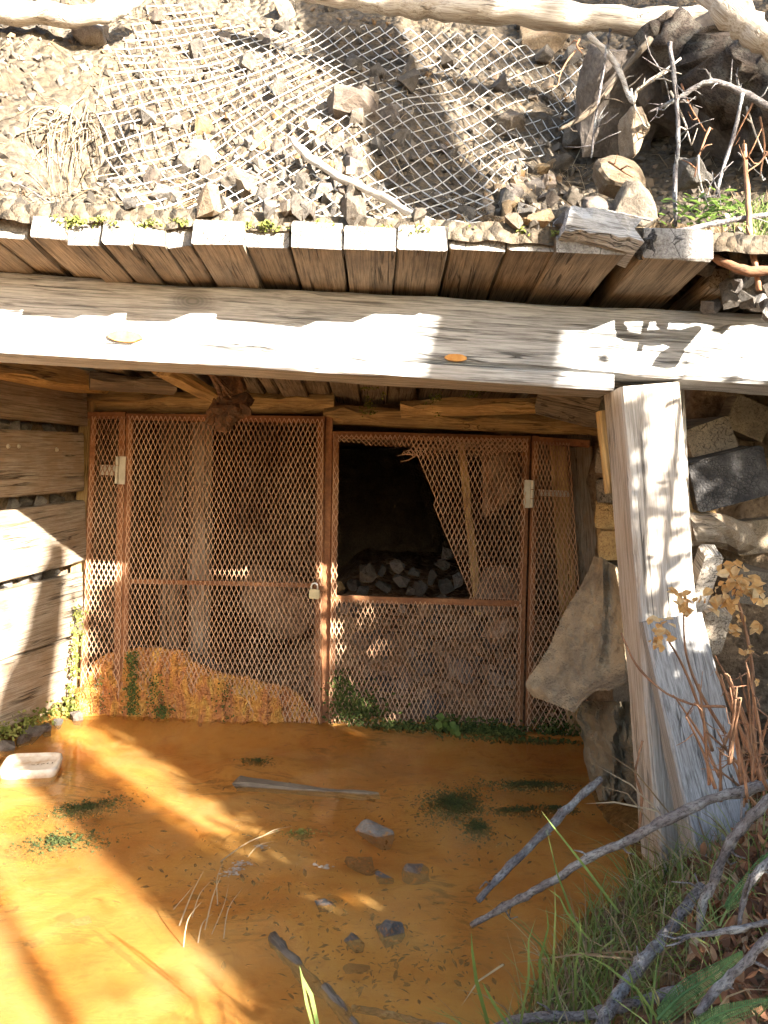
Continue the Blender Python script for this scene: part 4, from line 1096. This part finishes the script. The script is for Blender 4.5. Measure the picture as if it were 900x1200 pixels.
pool_stone(380, 1060, (.07, .05, .045), 'wet', 'small black wet stone left in the shallow mud', (.2, .3, .4), 45, .002)
pool_stone(459, 1092, (.09, .08, .08), 'wet', 'dark three-sided stone standing out of the shallows', (.5, .6, .2), 46, .0)
pool_stone(414, 1100, (.07, .06, .04), 'brock', 'small mossy brown stone beside the three-sided stone', (.2, .6, .2), 47, -.004)
pool_stone(420, 1128, (.09, .04, .025), 'ochre', 'thin yellow stone below the three-sided stone', (.0, .1, .4), 48, -.008)
pool_stone(700, 915, (.10, .08, .09), 'brock', 'brown stone at the foot of the canvas sheet', (.2, .6, .2), 49, .01)
pool_stone(98, 1075, (.07, .04, .02), 'ochre', 'flat ochre pebble in the sunny shallows', (.0, .1, .4), 50, -.004)
# algae beds under the surface
for i, (px, py, sx, sy, rot, lab) in enumerate(((534, 940, .11, .15, -.4, 'dark green algae patch in the middle of the pool'), (560, 968, .05, .07, 0, 'small algae tail below the middle patch'), (620, 918, .18, .05, .1, 'long dark algae strip in front of the canvas sheet'),
                                            (606, 948, .11, .03, .1, 'short algae strip left of the dipping branch'), (652, 946, .08, .03, 0, 'small algae patch beside the dipping branch tip'), (100, 945, .16, .07, .7, 'mossy green algae drift beside the plastic lid'), (70, 985, .14, .09, .4, 'olive algae patch in the sun near the plank wall'),
                                            (352, 975, .05, .025, 0, 'small bright moss tuft in the pool with dry stalks'), (300, 890, .07, .03, 0, 'olive stain of algae on the submerged mound'))):
    c = PZ(px, py, .003); mb = MB()
    for k in range(int(420000 * sx * sy * (.6 if i > 4 else 1)) + 100):
        a, r = rr.uniform(0, 6.28), abs(rr.gauss(0, .52))
        r *= 1 + .35 * nz(math.cos(a) * 1.5 + i * 3, math.sin(a) * 1.5, i)
        x, y = math.cos(a) * r * sx, math.sin(a) * r * sy
        q = c + V((x * math.cos(rot) - y * math.sin(rot), x * math.sin(rot) + y * math.cos(rot), rr.uniform(-.022, .0) + (.008 if rr.random() < .06 else 0)))
        leafcard(mb, q, rr.uniform(.005, .013), rr, V((rr.gauss(0, .5), rr.gauss(0, .5), 1)))
    tag(mb.build('algae_patch', M['algae' if i < 7 else 'bmoss' if i == 7 else 'algae']), lab, 'algae', kind='stuff')
# floating scum flecks
for i, (px, py) in enumerate(((278, 1018), (270, 1022), (284, 1012), (305, 992), (380, 1016))):
    c = PZ(px, py, .004); mb = MB()
    for k in range(16):
        leafcard(mb, c + V((rr.gauss(0, .012), rr.gauss(0, .008), 0)), rr.uniform(.005, .016), rr, V((rr.gauss(0, .1), rr.gauss(0, .1), 1)), .05, .8)
    tag(mb.build('scum_fleck', M['scum']), 'pale fleck of scum floating by the dry stalks in the pool', 'scum', 'scum flecks')
# dry stalks in the pool
for (x0, y0, x1, y1) in ((210, 1085, 240, 1018), (215, 1110, 238, 1055), (203, 1066, 228, 1036), (240, 1090, 262, 1020), (232, 1105, 250, 1070), (255, 1060, 262, 1010), (258, 1010, 330, 972), (290, 1005, 325, 985), (300, 985, 345, 968), (262, 1100, 285, 1040), (248, 1095, 268, 1035), (225, 1075, 250, 1030)):
    a = PZ(x0, y0, 0); b = P(x1, y1, a.y + .05); mb = MB(); bx_ = rr.uniform(-.016, .016); ribbon(mb, spline([tuple(a), tuple(a * .5 + b * .5 + V((bx_, 0, .010))), tuple(b)], 5), rr.uniform(.002, .004))
    tag(mb.build('dry_stalk', M['straw']), 'dry grass stalk standing in the sunlit pool', 'dry grass', 'dry stalks in the pool')
# flecks of rotten leaf and bark on the mud
mb = MB()
for k in range(1500):
    px, py = rr.choice(((430, 1080), (500, 1120), (330, 1060), (420, 1150), (250, 1010), (480, 960), (350, 960), (560, 1000))); px += rr.gauss(0, 55); py += rr.gauss(0, 30)
    if py > 1230 or px > 640: continue
    q = PZ(px, py, -.006); leafcard(mb, q + V((0, 0, rr.uniform(-.01, .006))), rr.choice((.006, .009, .014, .022)) * rr.uniform(.7, 1.3), rr, V((rr.gauss(0, .3), rr.gauss(0, .3), 1)), .1, rr.uniform(.15, .5))
M['flecks'] = island('rotten_flecks', [(0., (.05, .025, .01)), (.6, (.12, .06, .02)), (1., (.25, .13, .04))], .8, .05)
tag(mb.build('mud_flecks', M['flecks']), 'dark rotten flecks on the orange mud in the middle of the pool', 'debris', kind='stuff')
# plastic lid
def lid():
    c = PZ(37, 899, .015); n = 40; vs = []; fs = []
    def ring(w, h, z, r):
        out = []
        for k in range(n):
            a = 2 * math.pi * k / n; ca, sa = math.cos(a), math.sin(a)
            e = .38; x = math.copysign(abs(ca) ** e, ca) * w; y = math.copysign(abs(sa) ** e, sa) * h
            out.append((x, y, z))
        return out
    for (w, h, z) in ((.095, .082, -.03), (.102, .089, .012), (.100, .087, .022), (.092, .079, .024), (.086, .073, .016), (.080, .067, .014)): vs += ring(w, h, z, 0)
    m_ = len(vs) // n
    for j in range(m_ - 1):
        for k in range(n): fs.append((j * n + k, j * n + (k + 1) % n, (j + 1) * n + (k + 1) % n, (j + 1) * n + k))
    fs.append(tuple((m_ - 1) * n + k for k in range(n))); fs.append(tuple(reversed(range(n))))
    Mx = Matrix.Translation(c) @ Matrix.Rotation(.22, 4, 'Z') @ Matrix.Rotation(R(4), 4, 'X')
    r = root('plastic_lid', c, 'dirty white plastic tub with rounded corners floating by the plank wall', 'plastic tub')
    mk('tub', vs, fs, M['plastic'], r, Mx, True)
    for k in range(5):
        mb = MB(); p = Mx @ V((.01 + .016 * k, .004 * k - .02, .0165)); leafcard(mb, p, .02, rr, V((0, 0, 1)), .02, .3); mb.build('dirt_fleck', M['old_log'], r)
lid()

# ---- moss
mb = MB()
for (px, py, Y, rx, rz, n) in ((420, 832, 3.73, .16, .10, 900), (400, 812, 3.74, .07, .12, 500), (560, 856, 3.70, .22, .05, 900), (520, 850, 3.69, .1, .05, 400), (590, 860, 3.68, .1, .04, 300), (650, 858, 3.72, .12, .07, 500), (470, 852, 3.70, .15, .03, 300), (610, 868, 3.6, .3, .02, 300)):
    moss_pad(mb, P(px, py, Y), rx, rz, n, .016, rr)
tag(mb.build('moss_fringe', M['moss']), 'dark moss along the foot of the torn gate leaf', 'moss', kind='stuff')
mb = MB()
for y in rng(2.2, 3.65, 26):
    p = wallpt(y, .045 + .02 * rr.random(), .03); moss_pad(mb, p, .06, .045, 46, .016, rr, V((.6, -.4, .8)))
for k in range(6): moss_pad(mb, P(82 + k * 2, 830 - k * 22, 3.62), .03, .06, 60, .014, rr)
tag(mb.build('wall_moss', M['bmoss']), 'bright moss along the foot of the plank wall', 'moss', kind='stuff')
mb = MB()
for k in range(150):
    px = rr.uniform(50, 470) if rr.random() < .85 else rr.uniform(470, 660); p = P(px, 262 + (px - 250) * .02 + rr.uniform(-4, 6), RFY + rr.uniform(-.012, .05))
    moss_pad(mb, p, .022, .010, int(rr.uniform(4, 22)), .010, rr)
for k in range(40):
    px, py = rr.choice(((440, 460), (508, 468), (558, 452), (430, 475), (250, 450))); moss_pad(mb, P(px + rr.gauss(0, 5), py + rr.gauss(0, 9), 3.55), .02, .02, 12, .01, rr)
tag(mb.build('roof_moss', M['bmoss']), 'yellow-green moss tufts on the roof plank ends', 'moss', kind='stuff')
# stones at the foot of the plank wall
for k in range(14):
    y = 2.45 + k * .09; me = rock_mesh('wf%d' % (k % 4), M['brock'], 170 + k % 4, 13, 0)
    tag(link('wall_foot_stone', me, None, rmat(wallpt(y, .005, .05 + rr.uniform(-.01, .03)), rr.uniform(.06, .11), None, rr)), 'dark mossy stone at the waterline under the plank wall', 'stone', 'stones under the plank wall')
# small leafy plant at the foot of the torn leaf
r_ = root('seedling', P(530, 862, 3.66), 'small round-leaved green plant at the foot of the torn gate leaf', 'plant')
for k in range(11):
    mb = MB(); c = P(rr.uniform(514, 541), rr.uniform(834, 862), 3.64 + rr.uniform(-.02, .02)); leafcard(mb, c, rr.uniform(.028, .045), rr, V((rr.gauss(0, .4), -1, .6)), .1, .9); mb.build('leaf', M['gleaf'], r_)
mb = MB()
for k in range(5): mb.tube([P(528, 866, 3.66), P(rr.uniform(518, 538), 850, 3.65)], .002, 4)
mb.build('stem', M['fern'], r_)

# ================================================================ BANK VEGETATION
mb = MB(); mbs = MB()
for k in range(2100):
    y = rr.uniform(.75, 2.3); x = lerp_tab(SHORE, y) + abs(rr.gauss(.0, .28)) - .03
    if x > 1.6: continue
    dens = 1 if x - lerp_tab(SHORE, y) < .45 else .35
    if rr.random() > dens: continue
    base = V((x, y, bankz(x, y) - .005)); dry = rr.random() < .25
    blade(mbs if dry else mb, base, rr.uniform(.05, .20) * (1.25 if rr.random() < .12 else 1), rr.uniform(.3, 1.3), rr.uniform(.0025, .0055), rr)
# tall single blades seen against the pool
for (x0, y0, x1, y1, Y, w) in ((372, 1200, 351, 1132, 1.30, .008), (370, 1215, 352, 1135, 1.3, .006), (572, 1200, 552, 1090, 1.35, .008), (600, 1210, 565, 1150, 1.3, .006), (634, 1180, 640, 1060, 1.4, .007), (640, 1200, 650, 1030, 1.42, .006), (675, 1200, 678, 1060, 1.45, .006),
                              (700, 1190, 640, 970, 1.55, .006), (726, 1070, 634, 950, 1.6, .006), (690, 1100, 640, 1040, 1.5, .005), (660, 1200, 630, 1100, 1.4, .006), (610, 1200, 628, 1075, 1.4, .006), (720, 1100, 690, 1150, 1.5, .005), (690, 1215, 705, 1110, 1.4, .007), (745, 1215, 735, 1130, 1.35, .006)):
    a, b = P(x0, y0, Y), P(x1, y1, Y - .02); m1 = a * .6 + b * .4 + V((rr.uniform(-.01, .01), 0, .01)); m2 = a * .25 + b * .75 + V((rr.uniform(-.008, .008), 0, .006))
    ribbon(mb, [a, m1, m2, b], w)
tag(mb.build('grass', M['grass']), 'green grass tufts on the bank at the lower right', 'grass', kind='stuff')
for (x0, y0, x1, y1, x2, y2, Y) in ((790, 960, 745, 905, 700, 874, 1.9), (785, 965, 740, 920, 692, 893, 1.9), (780, 985, 735, 930, 700, 920, 1.9), (770, 950, 720, 940, 683, 942, 1.9), (800, 1010, 770, 980, 740, 960, 1.85),
                                    (750, 1125, 680, 1118, 590, 1130, 1.42), (590, 1130, 560, 1150, 540, 1180, 1.42), (800, 1120, 730, 1115, 640, 1122, 1.42)):
    ribbon(mbs, [P(x0, y0, Y), P(x1, y1, Y), P(x2, y2, Y)], .005)
tag(mbs.build('bank_straw', M['straw']), 'dry grass blades among the green tufts on the bank', 'dry grass', kind='stuff')
# dead leaves
mb = MB()
for k in range(2600):
    y = rr.uniform(.8, 2.6); x = lerp_tab(SHORE, y) + rr.uniform(.10, 1.0)
    if x > 1.7: continue
    if x - lerp_tab(SHORE, y) < .3 and rr.random() < .6: continue
    leafcard(mb, V((x, y, bankz(x, y) + rr.uniform(.004, .035))), rr.uniform(.022, .05), rr, V((rr.gauss(0, .8), rr.gauss(-.3, .8), 1)), rr.uniform(-.15, .15), rr.uniform(.25, .5))
for k in range(900):
    q = BK(rr.uniform(800, 930), rr.uniform(900, 1210)); leafcard(mb, q + V((0, 0, rr.uniform(.005, .07))), rr.uniform(.022, .05), rr, V((rr.gauss(0, .9), rr.gauss(-.6, .9), 1)), rr.uniform(-.18, .18), rr.uniform(.25, .5))
tag(mb.build('leaf_litter', M['litter']), 'brown dead leaves covering the bank at the right edge', 'leaf litter', kind='stuff')
# fern-like frond
def frond(pts, label, wmax, n=44):
    sp = spline([tuple(P(*q)) for q in pts], n // (len(pts) - 1)); sp = [V(p) for p in sp]; r = root('fern', sp[0], label, 'fern')
    mb = MB(); mb.tube(sp, [.0028 * (1 - .8 * i / len(sp)) for i in range(len(sp))], 5); mb.build('stalk', M['fern'], r)
    mb = MB()
    for i in range(3, len(sp) - 1):
        t = i / len(sp); d = (sp[i + 1] - sp[i - 1]).normalized(); view = V((.1, -.85, .5)).normalized(); s = d.cross(view).normalized()
        l = wmax * math.sin(math.pi * min(1, .15 + t * .86)) ** .8
        for sg in (-1, 1):
            e = sp[i] + s * sg * l + d * l * .5 + V((0, 0, -.006)); ribbon(mb, [sp[i], sp[i] * .5 + e * .5 + V((0, 0, .004)), e], .0022, view)
            for q in (.35, .6, .85):
                b0 = sp[i].lerp(e, q); ribbon(mb, [b0, b0 + (d * .8 + s * sg * .3) * l * .18, b0 + (d * .9 + s * sg * .35) * l * .22], .0022, view)
    o = mb.build('leaflets', M['fern'], r); o['kind'] = 'stuff'
frond([(770, 1195, 1.12), (800, 1165, 1.13), (840, 1140, 1.15), (870, 1115, 1.17)], 'feathery green frond in the lower right corner', .019, 66)
frond([(900, 1000, 1.4), (870, 1040, 1.36), (850, 1062, 1.34)], 'small fern frond among the dead leaves at the right edge', .013, 40)
frond([(790, 1225, 1.05), (840, 1190, 1.05), (905, 1170, 1.06)], 'dull green frond cut by the bottom edge', .014, 60)
# dried plants with yellow leaves
def dried(name, stem, leaves, label, r0=.005, mat='yleaf'):
    q = [tuple(P(*s_)) for s_ in stem]; sp = spline(q, 5); r = root(name, V(q[0]), label, 'plant')
    A, B = V(sp[0]), V(sp[-1]); m_, L = frame(A, B, V((0, -1, .1))); inv = m_.inverted()
    mb = MB(); mb.tube(sp, [r0 * (1 - .55 * i / len(sp)) for i in range(len(sp))], 6, .2)
    link('stem', mesh('stem', [inv @ V(v) for v in mb.v], mb.f, M['stem'], True), r, m_)
    for (px, py, Y, s_, n) in leaves:
        for k in range(n):
            c = P(px + rr.gauss(0, 7), py + rr.gauss(0, 6), Y + rr.gauss(0, .012)); mb = MB(); s2 = s_ * rr.uniform(.5, .9)
            nn = V((rr.gauss(0, .6), -.8 + rr.gauss(0, .5), rr.gauss(.5, .6)))
            for a in range(3): leafcard(mb, c + V((rr.gauss(0, .3), 0, rr.gauss(0, .3))) * s2, s2 * rr.uniform(.7, 1.1), rr, nn + V((rr.gauss(0, .3), rr.gauss(0, .3), rr.gauss(0, .3))), .35, .65)
            mb.build('leaf', M[mat], r)
Y1 = 1.98
dried('dried_plant', [(884, 905, Y1), (884, 830, Y1), (880, 770, Y1), (868, 715, Y1), (852, 670, Y1)], [(852, 668, Y1, .045, 4), (848, 692, Y1, .05, 5), (872, 692, Y1 - .02, .055, 6), (885, 690, Y1, .05, 4), (858, 700, Y1 - .02, .045, 4), (860, 738, Y1, .035, 4), (885, 760, Y1, .03, 3), (892, 735, Y1, .04, 3)], 'tall dried plant with glowing yellow leaves at the right edge', .006)
dried('dried_plant', [(850, 860, Y1 - .02), (820, 810, Y1 - .02), (804, 765, Y1 - .02), (801, 720, Y1 - .02)], [(795, 700, Y1 - .02, .04, 5), (812, 709, Y1 - .02, .04, 2), (797, 692, Y1 - .02, .03, 2)], 'dried stem with tan leaves in front of the brace top', .0045)
dried('dried_plant', [(835, 880, Y1 - .05), (818, 825, Y1 - .05), (800, 780, Y1 - .05), (784, 752, Y1 - .05)], [(776, 742, Y1 - .05, .04, 4), (772, 756, Y1 - .05, .035, 3), (782, 735, Y1 - .05, .03, 2)], 'leaning dried stem with orange leaves in front of the brace', .0045)
dried('dried_plant', [(900, 925, 1.5), (870, 860, 1.5), (850, 810, 1.5), (845, 790, 1.5)], [(893, 800, 1.5, .02, 2)], 'short reddish twig plant right of the brace', .004)
for k in range(26):
    px, py = rr.uniform(830, 905), rr.uniform(880, 960); Y = rr.uniform(1.4, 1.75); dx, dy2 = rr.uniform(-60, 25), rr.uniform(-130, -40)
    branch('red_twig', [(px, py, Y, .0035), (px + dx * .4, py + dy2 * .5, Y, .003), (px + dx, py + dy2, Y - .03, .0015)], 'thin reddish twig in the thicket right of the brace', 'stem', 'twig', 5, .1, 3, .04, 'reddish twigs right of the brace', 4, .0015)
branch('red_twig', [(728, 742, 1.95, .002), (745, 778, 1.9, .003), (775, 808, 1.85, .003), (810, 825, 1.8, .003), (850, 828, 1.75, .004)], 'long bent brown twig arching across the post', 'stem', 'twig', 6, .1)
branch('red_twig', [(748, 985, 1.95, .0035), (752, 935, 1.95, .004), (745, 905, 1.95, .0035), (753, 868, 1.95, .003)], 'crooked dark twig against the post foot', 'stem', 'twig', 6, .1)
# green leaves at the roof corner
r_ = root('leafy_plant', H(835, 258), 'bright green low leafy plant on the roof corner', 'plant')
for k in range(120):
    mb = MB(); p = P(rr.gauss(830, 22), rr.gauss(245, 9), 2.3 + rr.gauss(0, .07)); leafcard(mb, p, rr.uniform(.02, .04), rr, V((rr.gauss(0, .5), -.5, .8)), .2, .75); mb.build('leaf', M['gleaf'], r_)
for (px, py) in ((885, 255), (880, 320), (890, 285)):
    mb = MB()
    for k in range(90): blade(mb, P(px + rr.gauss(0, 14), py + rr.gauss(8, 6), 2.2), rr.uniform(.04, .10), rr.uniform(.3, 1.2), .004, rr)
    tag(mb.build('grass_tuft', M['grass']), 'small grass tuft in the debris at the right edge above the beam', 'grass', 'grass tufts above the beam')

# ================================================================ TREES BEHIND THE PHOTOGRAPHER (they throw the shade)
def tree(name, pts, label, crown=None, cr=1.3, nl=2600, stubs=8):
    r = root(name, V(pts[0][:3]), label, 'tree'); sp = spline(pts, 5)
    A, B = V(sp[0][:3]), V(sp[-1][:3]); m_, L = frame(A, B, V((0, -1, 0))); inv = m_.inverted(); mb = MB()
    mb.tube([p[:3] for p in sp], [p[3] for p in sp], 14, .12)
    for k in range(stubs):
        p = V(random.choice(sp[4:])[:3]); d = V((random.gauss(0, 1), random.gauss(0, 1), .3)).normalized() * random.uniform(.2, .5); mb.tube([p, p + d], [.02, .006], 6)
    link('trunk', mesh('trunk', [inv @ V(v) for v in mb.v], mb.f, M['trunk_bark'], True), r, m_)
    if crown:
        z0, z1 = crown; mb = MB(); top = V(sp[-1][:3])
        for k in range(nl):
            t = random.random() ** 1.3; z = z0 + (z1 - z0) * t; rad = cr * (1 - t * .85)
            a = random.uniform(0, 6.28); q = rad * math.sqrt(random.random()) * (1 + .3 * math.sin(a * 5 + z * 4))
            leafcard(mb, V((top.x + q * math.cos(a), top.y + q * math.sin(a), z - q * .35)), random.uniform(.10, .22), random, None, .2, .3)
        mb.build('crown', M['needle'], r)['kind'] = 'stuff'
tree('pine_tree', [(3.10, -1, .2, .27), (3.13, -1, 2.2, .20), (3.26, -1, 3.3, .14), (3.42, -1, 4.0, .16), (3.68, -1, 4.9, .16), (4.1, -1, 7.5, .11), (4.3, -1, 10, .05)], 'leaning pine behind the photographer', (7.2, 10.6), 1.5)
tree('dead_tree', [(3.24, -2, .2, .20), (3.26, -2, 2.0, .16), (3.28, -2, 2.6, .15), (3.38, -2, 2.9, .11), (3.45, -2, 3.25, .08), (3.5, -2, 3.42, .04)], 'broken dead snag behind the photographer', None)
tree('pine_tree', [(6.4, -2.2, .5, .24), (6.4, -2.2, 3, .2), (6.4, -2.2, 6, .14), (6.4, -2.2, 9.5, .03)], 'bushy conifer on the bank behind the photographer', (4.9, 9.6), 1.25, 4200)
def leafy_occluder(c, rad, hgt, n, label, s=.06):
    r = root('occluder', V((c[0], c[1], c[2])), label, 'occluder'); mb = MB()
    for k in range(7):
        e = V(c) + V((random.gauss(0, .5) * rad, random.gauss(0, .5) * rad, hgt * random.uniform(.5, 1))); mb.tube([V(c), (V(c) + e) / 2 + V((0, 0, .1)), e], [.012, .008, .003], 5)
    mb.build('stems', M['stem'], r); mb = MB()
    for k in range(n):
        v = V((random.gauss(0, .45) * rad, random.gauss(0, .45) * rad, hgt * random.uniform(.08, 1))); leafcard(mb, V(c) + v, s * random.uniform(.6, 1.3))
    mb.build('leaves', M['gleaf'], r)['kind'] = 'stuff'
leafy_occluder((2.08, .95, .35), .40, .84, 3600, 'dense shrub added out of view to shade the brace')
leafy_occluder((1.85, -.05, .3), .40, .85, 1500, 'dense shrub added out of view to shade the near pool')

leafy_occluder((2.70, -.5, .4), .25, 2.26, 3000, 'tall dense shrub added out of view to keep sun off the gate', .08)
leafy_occluder((3.02, -.5, .4), .17, 2.25, 3000, 'tall leafy shrub added out of view to stop sun passing left of the post', .08)
leafy_occluder((3.25, .6, .5), .60, 1.85, 5200, 'tall shrub added out of view to shade the timber crib', .085)
leafy_occluder((1.74, 1.2, .5), .22, 1.7, 26, 'sparse shrub added out of view to dapple the post', .05)
leafy_occluder((2.0, -1.5, .5), .60, 2.1, 60, 'sparse wide shrub added out of view to dapple the pool', .07)
